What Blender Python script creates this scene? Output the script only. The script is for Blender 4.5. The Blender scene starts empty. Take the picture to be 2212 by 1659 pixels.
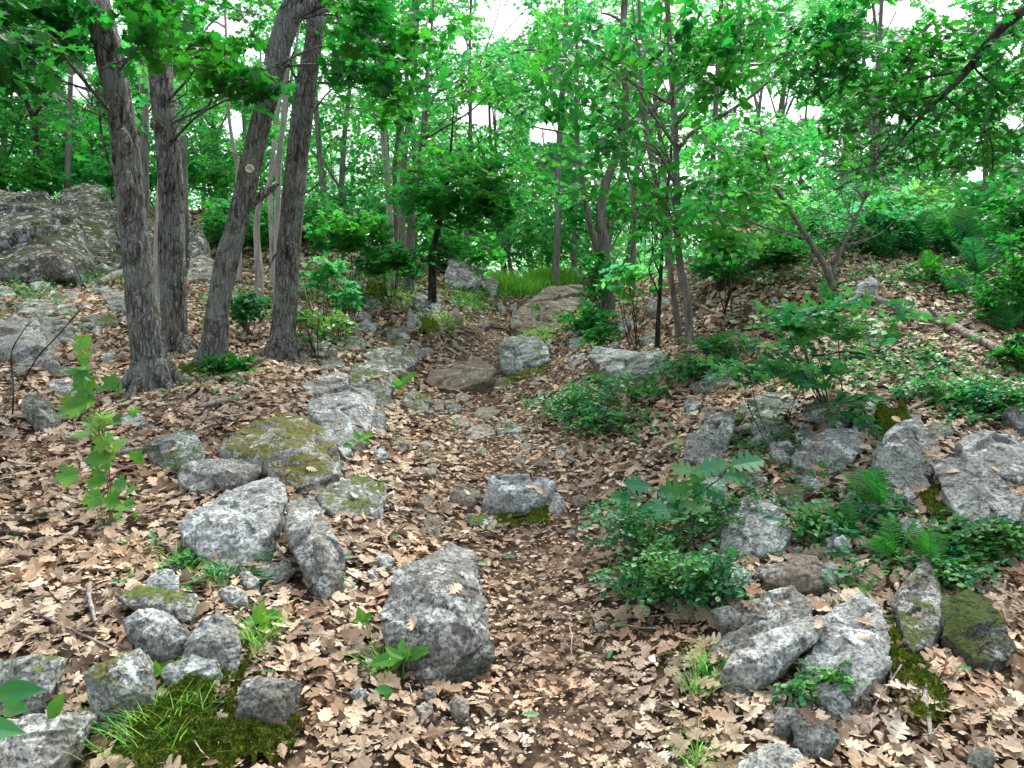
import bpy, bmesh, math, random
import numpy as np
from mathutils import Vector
# ------------------------------------------------------------------ camera, sky, sun, exposure
S = bpy.context.scene
C = S.collection
F, CX, CY, EYE = 1736.0, 1106.0, 829.5, 1.55        # focal length and centre of the photograph (2212 px wide), eye height
cam = bpy.data.cameras.new('camera'); camo = bpy.data.objects.new('camera', cam); C.objects.link(camo)
camo.location = (0, 0, EYE); camo.rotation_euler = (math.radians(90), 0, 0)
cam.sensor_width = 36; cam.lens = 36*F/2212; cam.clip_start = .05; cam.clip_end = 500
S.camera = camo
SUN_EL, SUN_AZ = 60, 25
w = bpy.data.worlds.new('World'); S.world = w; w.use_nodes = True
nt = w.node_tree; nt.nodes.clear()
sky = nt.nodes.new('ShaderNodeTexSky'); sky.sky_type = 'NISHITA'; sky.sun_disc = False
sky.sun_elevation = math.radians(SUN_EL); sky.sun_rotation = math.radians(SUN_AZ)
sky.dust_density = 4.0; sky.air_density = 1.0; sky.ozone_density = 1.0
bg = nt.nodes.new('ShaderNodeBackground'); bg.inputs[1].default_value = .15
out = nt.nodes.new('ShaderNodeOutputWorld')
hs = nt.nodes.new('ShaderNodeHueSaturation'); hs.inputs['Saturation'].default_value = .35      # thin bright overcast
nt.links.new(sky.outputs[0], hs.inputs['Color']); nt.links.new(hs.outputs[0], bg.inputs[0]); nt.links.new(bg.outputs[0], out.inputs[0])
sl = bpy.data.lights.new('sun', 'SUN'); sl.energy = 1.5; sl.angle = math.radians(15); sl.color = (1, .96, .88)
so = bpy.data.objects.new('sun', sl); C.objects.link(so)
az, el = math.radians(SUN_AZ), math.radians(SUN_EL)
so.rotation_euler = Vector((math.sin(az)*math.cos(el), math.cos(az)*math.cos(el), math.sin(el))).to_track_quat('Z', 'Y').to_euler()
S.view_settings.view_transform = 'Standard'; S.view_settings.look = 'None'
S.view_settings.exposure = 1.42; S.view_settings.gamma = 1
S.render.engine = 'CYCLES'
cy = S.cycles
cy.max_bounces = 6; cy.diffuse_bounces = 3; cy.glossy_bounces = 2; cy.transmission_bounces = 5; cy.transparent_max_bounces = 4
cy.sample_clamp_indirect = 6; cy.caustics_reflective = False; cy.caustics_refractive = False

# ------------------------------------------------------------------ noise
def _h(ix, iy, iz):
    n = (ix.astype(np.int64)*374761393 + iy.astype(np.int64)*668265263 + iz.astype(np.int64)*2147483647) & 0xffffffff
    n = ((n ^ (n >> 13))*1274126177) & 0xffffffff
    n = n ^ (n >> 16)
    return (n & 0xffff)/32767.5 - 1
def vn(p):
    p = np.asarray(p, float); i = np.floor(p).astype(np.int64); f = p - i; f = f*f*(3-2*f)
    x, y, z = i[:, 0], i[:, 1], i[:, 2]; fx, fy, fz = f[:, 0], f[:, 1], f[:, 2]
    r = 0
    for dx in (0, 1):
        for dy in (0, 1):
            for dz in (0, 1):
                r = r + _h(x+dx, y+dy, z+dz)*(fx if dx else 1-fx)*(fy if dy else 1-fy)*(fz if dz else 1-fz)
    return r
def fbm(p, o=4):
    p = np.asarray(p, float); r = 0; a = 1
    for k in range(o):
        r = r + a*vn(p*(2.03**k) + 17.3*k); a *= .5
    return r

# ------------------------------------------------------------------ terrain
YK = np.array([-12, -2, 1.5, 2.5, 3.3, 4, 5, 6.5, 8, 10, 12, 14, 16, 19, 25, 45, 90.])
def _c(rows, tail):   # rows of the visible ground at 3.3 ... 16 m, then heights
    ys = YK[4:4+len(rows)]
    z = [EYE + (CY-r)/F*y for r, y in zip(rows, ys)]
    z0 = z[0]; s = (z[1]-z[0])/.7
    pre = [-.9, -.55, z0-1.8*s*.8-.02, z0-.8*s]
    return np.array(pre + z + tail)
COL = [(-1500, _c([1450, 1230, 1040, 850, 750, 660, 600, 560, 420], [5.9, 6.4, 6.0, 4])),
       (0,    _c([1450, 1235, 1045, 855, 755, 665, 612, 580, 425], [5.8, 6.2, 5.6, 4])),
       (300,  _c([1450, 1262, 1075, 880, 770, 682, 622, 580, 440], [5.7, 6.0, 5.4, 4])),
       (600,  _c([1455, 1268, 1085, 895, 800, 712, 645, 590, 480], [5.3, 5.6, 5.0, 3.5])),
       (850,  _c([1455, 1275, 1110, 950, 850, 750, 660, 592, 545], [4.6, 4.8, 4.4, 3])),
       (1100, _c([1450, 1268, 1105, 960, 868, 790, 722, 662, 606], [3.75, 3.4, 2.8, 1.5])),
       (1250, _c([1450, 1268, 1105, 955, 858, 775, 706, 648, 602], [3.8, 3.5, 2.8, 1.5])),
       (1400, _c([1450, 1262, 1090, 910, 805, 718, 665, 610, 590], [4.0, 3.9, 3.0, 2])),
       (1600, _c([1445, 1235, 1040, 855, 720, 585, 512, 518, 532], [4.3, 4.3, 3.2, 2])),
       (1850, _c([1420, 1200, 1000, 805, 660, 535, 505, 520, 540], [4.4, 4.5, 3.2, 2])),
       (2212, _c([1400, 1175, 970, 800, 690, 565, 520, 530, 545], [4.5, 4.7, 3.5, 2])),
       (3700, _c([1380, 1150, 950, 790, 680, 560, 515, 525, 540], [4.6, 4.9, 4.0, 3]))]
CU = np.array([(c[0]-CX)/F for c in COL]); CZ = np.array([c[1] for c in COL])
GX0, GX1, GY0, GY1, GS = -48., 48., -11., 85., .12
gx = np.arange(GX0, GX1, GS); gy = np.arange(GY0, GY1, GS)
XX, YY = np.meshgrid(gx, gy)
def _base(X, Y):
    U = np.clip(X/np.maximum(Y, 2.6), CU[0]+1e-4, CU[-1]-1e-4)
    k = np.clip(np.searchsorted(CU, U)-1, 0, len(CU)-2); t = (U-CU[k])/(CU[k+1]-CU[k])
    j = np.clip(np.searchsorted(YK, Y)-1, 0, len(YK)-2); s = (Y-YK[j])/(YK[j+1]-YK[j])
    a = CZ[k, j]*(1-s)+CZ[k, j+1]*s; b = CZ[k+1, j]*(1-s)+CZ[k+1, j+1]*s
    return a*(1-t)+b*t
GZ = _base(XX, YY)
for _ in range(3):
    P_ = np.pad(GZ, 1, mode='edge')
    GZ = (P_[1:-1, 1:-1]*2+P_[:-2, 1:-1]+P_[2:, 1:-1]+P_[1:-1, :-2]+P_[1:-1, 2:])/6
_tx = np.interp(YY, [2, 3.3, 4.5, 6, 8, 10, 13, 16], [.16, .2, .12, -.08, -.3, -.25, .0, .5])
GZ += .13*(1-np.exp(-((XX-_tx)/.75)**2))*np.clip((YY-2)/1.5, 0, 1)*np.clip((15-YY)/3, 0, 1)
_p = np.stack([XX.ravel(), YY.ravel(), XX.ravel()*0], 1)
GZ += (.05*fbm(_p*.9, 3) + .012*fbm(_p*4+9, 2)).reshape(GZ.shape)
def H(X, Y):
    X = np.asarray(X, float); Y = np.asarray(Y, float)
    fx = np.clip((X-GX0)/GS, 0, len(gx)-1.001); fy = np.clip((Y-GY0)/GS, 0, len(gy)-1.001)
    i = fx.astype(int); j = fy.astype(int); s = fx-i; t = fy-j
    return (GZ[j, i]*(1-s)+GZ[j, i+1]*s)*(1-t)+(GZ[j+1, i]*(1-s)+GZ[j+1, i+1]*s)*t
_ys = np.concatenate([np.arange(1.0, 20, .02), np.arange(20, 70, .2)])
def ground_y(px, row):   # distance at which the sight line through a point of the photograph meets the ground
    z = EYE+(CY-row)/F*_ys; g = H((px-CX)/F*_ys, _ys) > z
    return float(_ys[np.argmax(g)]) if g.any() else 60.
def pos(px, row, Y): return np.array([(px-CX)/F*Y, Y, EYE+(CY-row)/F*Y])
def proj(p):
    Y = np.maximum(p[:, 1], .3); return CX+p[:, 0]/Y*F, CY-(p[:, 2]-EYE)/Y*F
def gpos(px, row): return pos(px, row, ground_y(px, row))

# ------------------------------------------------------------------ materials
def newmat(name):
    m = bpy.data.materials.new(name); m.use_nodes = True; n = m.node_tree; n.nodes.clear()
    o = n.nodes.new('ShaderNodeOutputMaterial'); return m, n, o
class NB:
    def __init__(s, name):
        s.m, s.n, s.o = newmat(name)
    def node(s, t, **k):
        x = s.n.nodes.new(t)
        for a, b in k.items():
            if a.startswith('i_'): x.inputs[a[2:].replace('_', ' ')].default_value = b
            else: setattr(x, a, b)
        return x
    def link(s, a, b): s.n.links.new(a, b)
    def pos(s, scale=(1, 1, 1)):
        g = s.node('ShaderNodeNewGeometry'); mp = s.node('ShaderNodeMapping'); mp.inputs['Scale'].default_value = scale
        s.link(g.outputs['Position'], mp.inputs['Vector']); return mp.outputs[0]
    def noise(s, scale, detail=4, rough=.55, vec=None, dist=0):
        x = s.node('ShaderNodeTexNoise'); x.inputs['Scale'].default_value = scale; x.inputs['Detail'].default_value = detail
        x.inputs['Roughness'].default_value = rough; x.inputs['Distortion'].default_value = dist
        s.link(vec if vec is not None else s.pos(), x.inputs['Vector']); return x.outputs['Fac']
    def voro(s, scale, vec=None, feature='F1', out='Distance'):
        x = s.node('ShaderNodeTexVoronoi', feature=feature); x.inputs['Scale'].default_value = scale
        s.link(vec if vec is not None else s.pos(), x.inputs['Vector']); return x.outputs[out]
    def ramp(s, fac, stops):
        r = s.node('ShaderNodeValToRGB'); e = r.color_ramp.elements
        while len(e) < len(stops): e.new(.5)
        for k, (p, c) in enumerate(stops):
            e[k].position = p; e[k].color = (c, c, c, 1) if not isinstance(c, tuple) else (*c, 1)
        s.link(fac, r.inputs[0]); return r.outputs[0]
    def mix(s, fac, a, b, bt='MIX'):
        x = s.node('ShaderNodeMix', data_type='RGBA', blend_type=bt)
        for v, k in ((fac, 0), (a, 6), (b, 7)):
            if isinstance(v, (int, float)): x.inputs[k].default_value = v
            elif isinstance(v, tuple): x.inputs[k].default_value = (*v, 1)
            else: s.link(v, x.inputs[k])
        return x.outputs[2]
    def math(s, op, a, b=0., clamp=False):
        x = s.node('ShaderNodeMath', operation=op); x.use_clamp = clamp
        for v, k in ((a, 0), (b, 1)):
            if isinstance(v, (int, float)): x.inputs[k].default_value = v
            else: s.link(v, x.inputs[k])
        return x.outputs[0]
    def attr(s, name='rnd'):
        a = s.node('ShaderNodeAttribute', attribute_name=name); return a.outputs['Fac']
    def bump(s, h, strength, dist, nrm=None):
        b = s.node('ShaderNodeBump'); b.inputs['Strength'].default_value = strength; b.inputs['Distance'].default_value = dist
        s.link(h, b.inputs['Height'])
        if nrm is not None: s.link(nrm, b.inputs['Normal'])
        return b.outputs[0]
    def surf(s, col, rough=.9, nrm=None, spec=.2):
        p = s.node('ShaderNodeBsdfPrincipled')
        if isinstance(col, tuple): p.inputs['Base Color'].default_value = (*col, 1)
        else: s.link(col, p.inputs['Base Color'])
        p.inputs['Roughness'].default_value = rough; p.inputs['Specular IOR Level'].default_value = spec
        if nrm is not None: s.link(nrm, p.inputs['Normal'])
        s.link(p.outputs[0], s.o.inputs[0]); return s.m

def rock_mat(name, dark, mid, pale, lichen=.5, moss=0., mosscol=(.07, .12, .015)):
    b = NB(name)
    n1 = b.noise(3.2, 6, .6, dist=.6); n2 = b.noise(14, 6, .7); n3 = b.noise(60, 4, .7)
    col = b.ramp(n1, [(.30, tuple(.5*a+.5*c for a, c in zip(dark, mid))), (.5, mid), (.70, tuple(.35*a+.65*c for a, c in zip(mid, pale)))])
    col = b.mix(b.ramp(n2, [(.36, .8), (.49, 0.)]), col, tuple(c*.6 for c in dark))
    lf = b.ramp(b.noise(11, 5, .75, dist=.8), [(.56-.1*lichen, 0.), (.62-.1*lichen, 1.)])
    lf2 = b.math('MULTIPLY', lf, b.ramp(n3, [(.3, .3), (.6, 1.)]))
    col = b.mix(b.math('MULTIPLY', lf2, .8*lichen), col, (.50, .54, .52))
    wz = b.ramp(b.noise(2.7, 5, .65), [(.44, .65), (.58, 0.)]); col = b.mix(wz, col, tuple(.55*m_+.5*q_ for m_, q_ in zip(mid, (.10, .085, .055))))
    big = b.math('MULTIPLY', b.ramp(b.noise(6.5, 6, .6, dist=.3), [(.575, 0.), (.60, 1.)]), b.ramp(n3, [(.36, .2), (.5, 1.)])); col = b.mix(b.math('MULTIPLY', big, .85*lichen), col, (.52, .57, .57))
    rust = b.ramp(b.noise(5.3, 4, .6), [(.6, 0.), (.72, .5)])
    col = b.mix(rust, col, (.11, .085, .06))
    sp = b.ramp(n3, [(.42, .55), (.5, 1.), (.64, 1.25)])
    col = b.mix(1., col, sp, 'MULTIPLY')
    col = b.mix(b.ramp(b.voro(34, out='Distance'), [(.10, .75), (.22, 0.)]), col, tuple(c*.35 for c in dark))
    g = b.node('ShaderNodeNewGeometry'); sx = b.node('ShaderNodeSeparateXYZ'); b.link(g.outputs['Normal'], sx.inputs[0])
    mn = b.noise(4.5, 5, .7)
    mf = b.math('ADD', b.math('MULTIPLY', sx.outputs[2], .45), b.math('MULTIPLY', mn, 1.))
    t = 1.25-moss*.55
    mf = b.ramp(mf, [(min(t-.03, .97), 0.), (min(t+.04, .99), .95)]) if t < .96 else None
    if mf is not None:
        mc = b.ramp(b.noise(45, 4, .7), [(.35, tuple(c*.45 for c in mosscol)), (.6, mosscol), (.75, (mosscol[0]*1.9, mosscol[1]*1.5, mosscol[2]))])
        col = b.mix(mf, col, mc)
    oi = b.node('ShaderNodeObjectInfo'); orr = oi.outputs['Random']
    col = b.mix(1., col, b.ramp(orr, [(0., (.78, .76, .70)), (.25, (1.12, 1.14, 1.16)), (.5, (.95, .90, .82)), (.75, (1.28, 1.30, 1.30)), (1., (.86, .92, .86))]), 'MULTIPLY')
    hh = b.math('ADD', b.math('MULTIPLY', n2, .5), b.math('MULTIPLY', n3, .3))
    nr = b.bump(hh, .8, .02)
    if mf is not None: nr = b.bump(mf, .5, .02, nr)
    return b.surf(col, .92, nr, .15)
M = {}
M['grey'] = rock_mat('grey_rock', (.060, .062, .056), (.165, .178, .172), (.33, .36, .36), .75)
M['pale'] = rock_mat('pale_rock', (.095, .10, .095), (.225, .245, .24), (.43, .47, .475), .9)
M['brown'] = rock_mat('trodden_rock', (.085, .075, .06), (.20, .18, .152), (.33, .31, .275), .3)
M['mossy'] = rock_mat('mossy_rock', (.08, .082, .07), (.20, .215, .21), (.40, .43, .44), .9, .80, (.12, .125, .03))
M['halfmoss'] = rock_mat('part_mossy_rock', (.055, .06, .05), (.155, .17, .158), (.31, .34, .32), .8, .66, (.09, .13, .03))
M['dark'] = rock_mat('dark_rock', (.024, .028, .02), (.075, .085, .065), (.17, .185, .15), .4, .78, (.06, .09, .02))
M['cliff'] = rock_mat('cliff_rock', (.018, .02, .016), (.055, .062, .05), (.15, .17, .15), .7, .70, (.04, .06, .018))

def moss_mat():
    b = NB('moss'); n = b.noise(26, 5, .75); n2 = b.noise(7, 3)
    col = b.ramp(n, [(.3, (.03, .065, .008)), (.48, (.13, .21, .022)), (.66, (.34, .42, .06))])
    col = b.mix(b.ramp(n2, [(.48, 0.), (.66, .5)]), col, (.16, .12, .04))
    return b.surf(col, .95, b.bump(b.noise(90, 4, .8), 1., .02), .1)
M['moss'] = moss_mat()
def ground_mat():
    b = NB('forest_soil'); v = b.pos()
    cell = b.voro(22, vec=v, out='Color'); sep = b.node('ShaderNodeSeparateColor'); b.link(cell, sep.inputs[0])
    col = b.ramp(sep.outputs[0], [(.0, (.03, .02, .013)), (.4, (.13, .085, .055)), (.75, (.24, .165, .11)), (1., (.34, .25, .18))])
    col = b.mix(.12, col, (.10, .075, .05))
    ed = b.ramp(b.voro(22, vec=v, feature='DISTANCE_TO_EDGE'), [(.0, .25), (.12, 1.)])
    col = b.mix(1., col, ed, 'MULTIPLY')
    col = b.mix(b.ramp(b.noise(2.2, 5), [(.45, 0.), (.6, .75)]), col, (.085, .06, .042))
    g = b.node('ShaderNodeNewGeometry'); sx = b.node('ShaderNodeSeparateXYZ'); b.link(g.outputs['Position'], sx.inputs[0])
    far = b.node('ShaderNodeMapRange'); far.inputs[1].default_value = 15.5; far.inputs[2].default_value = 20; b.link(sx.outputs[1], far.inputs[0])
    col = b.mix(b.math('MULTIPLY', far.outputs[0], b.ramp(b.noise(.7, 4), [(.3, .5), (.5, 1.)])), col, (.06, .14, .025))
    return b.surf(col, .95, b.bump(b.noise(40, 5, .7), .8, .03), .1)
M['ground'] = ground_mat()
def leafy(name, dark, mid, light, trans, tf=.5, rough=.45, spec=.35, hs_=1.3):
    b = NB(name); r = b.attr('rnd')
    col = b.ramp(r, [(0., dark), (.5, mid), (1., light)])
    hv = b.ramp(b.noise(hs_, 2), [(.36, (.65, .88, 1.25)), (.5, (1., .96, .95)), (.64, (1.7, 1.08, .7))])
    col = b.mix(1., col, hv, 'MULTIPLY'); trc = b.mix(1., trans, hv, 'MULTIPLY')
    p = b.node('ShaderNodeBsdfPrincipled'); b.link(col, p.inputs['Base Color'])
    p.inputs['Roughness'].default_value = rough; p.inputs['Specular IOR Level'].default_value = spec
    t = b.node('ShaderNodeBsdfTranslucent')
    b.link(b.mix(1., b.ramp(r, [(0., .55), (1., 1.3)]), trc, 'MULTIPLY'), t.inputs[0])
    mx = b.node('ShaderNodeMixShader'); mx.inputs[0].default_value = tf
    b.link(p.outputs[0], mx.inputs[1]); b.link(t.outputs[0], mx.inputs[2]); b.link(mx.outputs[0], b.o.inputs[0])
    return b.m
M['leaf'] = leafy('canopy_leaf', (.008, .075, .016), (.022, .155, .03), (.06, .26, .055), (.07, .56, .08))
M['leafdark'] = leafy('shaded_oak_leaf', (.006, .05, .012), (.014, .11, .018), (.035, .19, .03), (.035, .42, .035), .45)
M['leafbright'] = leafy('bright_leaf', (.025, .16, .04), (.07, .31, .085), (.17, .46, .17), (.20, .82, .22))  # lighter copy of the canopy leaf; brightness of lit foliage put into its colour
M['shrub'] = leafy('shrub_leaf', (.018, .12, .035), (.04, .22, .07), (.11, .36, .13), (.06, .40, .08), .35, hs_=5.)
M['sapling'] = leafy('maple_sapling_leaf', (.03, .15, .02), (.08, .28, .035), (.20, .44, .06), (.16, .5, .05), .3, hs_=14.)
M['fern'] = leafy('fern_frond', (.015, .10, .03), (.03, .20, .05), (.06, .32, .08), (.05, .45, .06), .35)
M['grass'] = leafy('grass_blade', (.06, .20, .03), (.13, .38, .05), (.28, .60, .09), (.30, .85, .12), .4, hs_=6.)
def litter_mat(name, mul=1.):
    b = NB(name); r = b.attr('rnd')
    k = lambda c: tuple(min(x*mul*1.7, .84) for x in c)
    col = b.ramp(r, [(0., k((.05, .034, .022))), (.2, k((.125, .088, .058))), (.45, k((.225, .17, .116))), (.7, k((.315, .255, .178))), (.9, k((.40, .34, .245))), (1., k((.47, .42, .325)))])
    col = b.mix(1., col, b.ramp(b.noise(3.3, 3), [(.36, (1.12, .96, .86)), (.5, (1., 1., 1.)), (.64, (.9, .95, 1.02))]), 'MULTIPLY')
    b.o  # noqa
    col = b.mix(b.ramp(b.noise(70, 3, .6), [(.4, .35), (.6, 0.)]), col, k((.12, .075, .045)))
    p = b.node('ShaderNodeBsdfPrincipled'); b.link(col, p.inputs['Base Color']); p.inputs['Roughness'].default_value = .62; p.inputs['Specular IOR Level'].default_value = .3
    t = b.node('ShaderNodeBsdfTranslucent'); b.link(col, t.inputs[0])
    mx = b.node('ShaderNodeMixShader'); mx.inputs[0].default_value = .12
    b.link(p.outputs[0], mx.inputs[1]); b.link(t.outputs[0], mx.inputs[2]); b.link(mx.outputs[0], b.o.inputs[0])
    return b.m
M['litter'] = litter_mat('dry_oak_leaf')
def bark(name, dark, mid, pale, spots=.5, sc=1., furrow=1.):
    b = NB(name); v = b.pos((sc*20, sc*20, sc*3.2)); v2 = b.pos((1, 1, .45))
    n = b.noise(1.6, 5, .65, vec=v, dist=.4); n2 = b.noise(7, 4, .6, vec=v2); f = b.noise(80, 3, .7)
    col = b.ramp(n, [(.36, dark), (.5, mid), (.68, pale)])
    col = b.mix(b.ramp(n2, [(.52, 0.), (.66, .55)]), col, tuple((a*.6+c*.4) for a, c in zip((.17, .22, .17), pale)))
    col = b.mix(1., col, b.ramp(f, [(.35, .6), (.6, 1.15)]), 'MULTIPLY')
    if furrow >= 1:
        pl = b.ramp(b.voro(1.1, vec=b.pos((26, 26, 7)), feature='DISTANCE_TO_EDGE'), [(.0, .32), (.16, 1.)]); col = b.mix(.8, col, pl, 'MULTIPLY'); n = b.math('ADD', n, b.math('MULTIPLY', pl, .6))
        lz = b.ramp(b.noise(3.1, 5, .7), [(.50, 0.), (.60, .6)]); col = b.mix(lz, col, (.24, .285, .25))
    sp = b.ramp(b.voro(26), [(.13, 1.), (.19, 0.)])
    sp = b.math('MULTIPLY', sp, b.ramp(b.noise(9, 2), [(.48, 0.), (.56, spots)]))
    col = b.mix(sp, col, (.55, .58, .54))
    return b.surf(col, .9, b.bump(b.math('ADD', n, b.math('MULTIPLY', f, .3)), .9*furrow, .03), .15)
M['oakbark'] = bark('furrowed_bark', (.045, .042, .036), (.19, .188, .17), (.34, .345, .325), .9)
M['bark'] = bark('smooth_grey_bark', (.10, .09, .08), (.19, .175, .16), (.30, .285, .27), .6, .6, .5)
M['palebark'] = bark('pale_bark', (.22, .20, .18), (.38, .36, .33), (.52, .50, .47), .4, .5, .4)
M['darkbark'] = bark('dark_twig_bark', (.018, .014, .012), (.04, .032, .028), (.08, .068, .06), .2, 1., .6)
M['deadwood'] = bark('weathered_wood', (.12, .10, .085), (.30, .27, .235), (.50, .46, .41), .2, 1., .7)
b_ = NB('red_stem'); M['redstem'] = b_.surf((.24, .07, .045), .6)
b_ = NB('green_stem'); M['greenstem'] = b_.surf((.08, .18, .04), .6)
b_ = NB('marker_paint'); M['marker'] = b_.surf(b_.mix(b_.ramp(b_.noise(22, 4, .7), [(.46, .8), (.54, 0.)]), (.74, .70, .52), (.25, .24, .2)), .5)
b_ = NB('nail_steel'); M['nail'] = b_.surf((.3, .28, .26), .4)

# ------------------------------------------------------------------ mesh helpers
class Acc:
    def __init__(s): s.v = []; s.f3 = []; s.f4 = []; s.r = []; s.n = 0
    def add(s, v, f3=None, f4=None, rnd=None):
        v = np.asarray(v, float).reshape(-1, 3)
        if len(v) == 0: return
        s.v.append(v)
        if f3 is not None and len(f3): s.f3.append(np.asarray(f3)+s.n)
        if f4 is not None and len(f4): s.f4.append(np.asarray(f4)+s.n)
        s.r.append(np.full(len(v), .5) if rnd is None else np.asarray(rnd, float)); s.n += len(v)
    def mesh(s, name, mat, origin=(0, 0, 0), smooth=False):
        me = bpy.data.meshes.new(name)
        if s.n == 0: return me
        v = np.concatenate(s.v)-np.asarray(origin, float)
        f3 = np.concatenate(s.f3) if s.f3 else np.zeros((0, 3), int); f4 = np.concatenate(s.f4) if s.f4 else np.zeros((0, 4), int)
        me.vertices.add(len(v)); me.vertices.foreach_set('co', v.ravel().astype(np.float32))
        nl = f3.size+f4.size; me.loops.add(nl); me.loops.foreach_set('vertex_index', np.concatenate([f3.ravel(), f4.ravel()]).astype(np.int32))
        st = np.concatenate([np.arange(len(f3))*3, f3.size+np.arange(len(f4))*4]).astype(np.int32)
        me.polygons.add(len(st)); me.polygons.foreach_set('loop_start', st)
        me.polygons.foreach_set('use_smooth', np.full(len(st), smooth))
        me.update(calc_edges=True)
        a = me.attributes.new('rnd', 'FLOAT', 'POINT'); a.data.foreach_set('value', np.concatenate(s.r).astype(np.float32))
        me.materials.append(M[mat] if isinstance(mat, str) else mat); me.validate()
        return me
def tag(o, label, cat, group=None, kind=None):
    if label: o['label'] = label
    if cat: o['category'] = cat
    if group: o['group'] = group
    if kind: o['kind'] = kind
    return o
def mkobj(name, me, loc=(0, 0, 0), parent=None):
    o = bpy.data.objects.new(name, me); C.objects.link(o); o.location = loc
    if parent: o.parent = parent
    return o
def thing(name, loc, label, cat, group=None):
    return tag(mkobj(name, None, loc), label, cat, group)
def tube(acc, path, rad, n=6, rough=0., fr=(30, 30, 5), rnd=.5):
    P = np.asarray(path, float); R = np.asarray(rad, float)*np.ones(len(P))
    T = np.gradient(P, axis=0); T /= np.linalg.norm(T, axis=1, keepdims=True)+1e-9
    ref = np.array([0., 1, 0]) if abs(T[:, 1]).mean() < .8 else np.array([1., 0, 0])
    A = np.cross(T, ref); A /= np.linalg.norm(A, axis=1, keepdims=True)+1e-9; B = np.cross(T, A)
    th = np.arange(n)*2*math.pi/n
    D = A[:, None]*np.cos(th)[None, :, None]+B[:, None]*np.sin(th)[None, :, None]
    V = P[:, None]+D*R[:, None, None]
    if rough:
        q = (P[:, None]+D*R[:, None, None]).reshape(-1, 3)*np.array(fr)
        d = fbm(q, 3); d = 1-np.abs(d)*1.6 if rough > 0 else d
        big = vn(V.reshape(-1, 3)*3.1+5)
        V = V+D*((abs(rough)*d+.05*big).reshape(len(P), n)*R[:, None])[:, :, None]
    V = V.reshape(-1, 3); L = len(P)
    i = np.arange(L-1)[:, None]*n; j = np.arange(n)[None]
    f = np.stack([i+j, i+(j+1) % n, i+n+(j+1) % n, i+n+j], -1).reshape(-1, 4)
    V = np.vstack([V, P[0], P[-1]]); k = np.arange(n)
    f3 = np.vstack([np.stack([np.full(n, L*n), (k+1) % n, k], 1), np.stack([np.full(n, L*n+1), (L-1)*n+k, (L-1)*n+(k+1) % n], 1)])
    acc.add(V, f3, f, np.full(len(V), rnd))
def smooth_path(pts, step):
    P = np.asarray(pts, float); d = np.r_[0, np.cumsum(np.linalg.norm(np.diff(P[:, :3], axis=0), axis=1))]
    n = max(3, int(d[-1]/step)+1); t = np.linspace(0, d[-1], n)
    Q = np.stack([np.interp(t, d, P[:, k]) for k in range(P.shape[1])], 1)
    for _ in range(4 if n > 6 else 1):
        Q[1:-1] = (Q[:-2]+Q[1:-1]*2+Q[2:])/4
    return Q
# leaf templates: (verts, tris); y runs from stalk to tip, unit length
def strip(st, fold=.12):
    v = []; f = []
    for y, h in st: v += [(-h, y+.0, fold*h), (0, y, 0), (h, y, fold*h)]
    for k in range(len(st)-1):
        a = 3*k
        for s in (0, 1): f += [(a+s, a+s+1, a+s+4), (a+s, a+s+4, a+s+3)]
    return np.array(v, float), np.array(f)
def fan(pts, c, fold=.1):
    full = [(x, y) for x, y in pts]+[(-x, y) for x, y in reversed(pts) if x > 1e-6]
    v = [(c[0], c[1], -.02)]+[(x, y, fold*abs(x)) for x, y in full]; n = len(full)
    return np.array(v, float), np.array([(0, 1+k, 1+(k+1) % n) for k in range(n)])
T = {}
T['oak'] = strip([(-.18, .012), (0, .03), (.08, .07), (.17, .22), (.23, .20), (.28, .09), (.38, .30), (.46, .32), (.50, .11), (.60, .31), (.68, .30), (.72, .12), (.84, .20), (.90, .09), (1, 0)])
T['oaks'] = strip([(-.1, .015), (.08, .06), (.2, .22), (.28, .10), (.42, .31), (.5, .12), (.65, .30), (.74, .13), (.86, .18), (1, 0)])
T['oakb'] = strip([(-.1, .012), (.06, .05), (.2, .16), (.27, .13), (.4, .27), (.5, .20), (.64, .33), (.75, .24), (.87, .20), (1, 0)])
T['oakl'] = strip([(0, .03), (.22, .22), (.45, .26), (.7, .22), (1, 0)])
T['scrap'] = strip([(0, .1), (.45, .3), (1, .06)])
T['ovate'] = strip([(-.12, .01), (0, .04), (.15, .21), (.35, .29), (.6, .23), (.82, .09), (1, 0)], .25)
T['lance'] = strip([(0, .03), (.18, .10), (.45, .17), (.7, .13), (.9, .05), (1, 0)], .3)
T['small'] = strip([(0, .05), (.3, .28), (.65, .26), (1, 0)], .2)
T['maple'] = fan([(0, 1.0), (.09, .74), (.22, .78), (.19, .60), (.52, .66), (.42, .48), (.56, .42), (.36, .28), (.40, .10), (.16, .12), (.03, -.02)], (0, .35))
T['maples'] = fan([(0, 1.0), (.16, .62), (.50, .66), (.34, .34), (.38, .08), (.03, 0)], (0, .35))
T['rhomb'] = (np.array([(0, 0, 0), (.3, .45, .05), (0, 1, 0), (-.3, .5, .05)], float), np.array([(0, 1, 2), (0, 2, 3)]))
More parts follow.
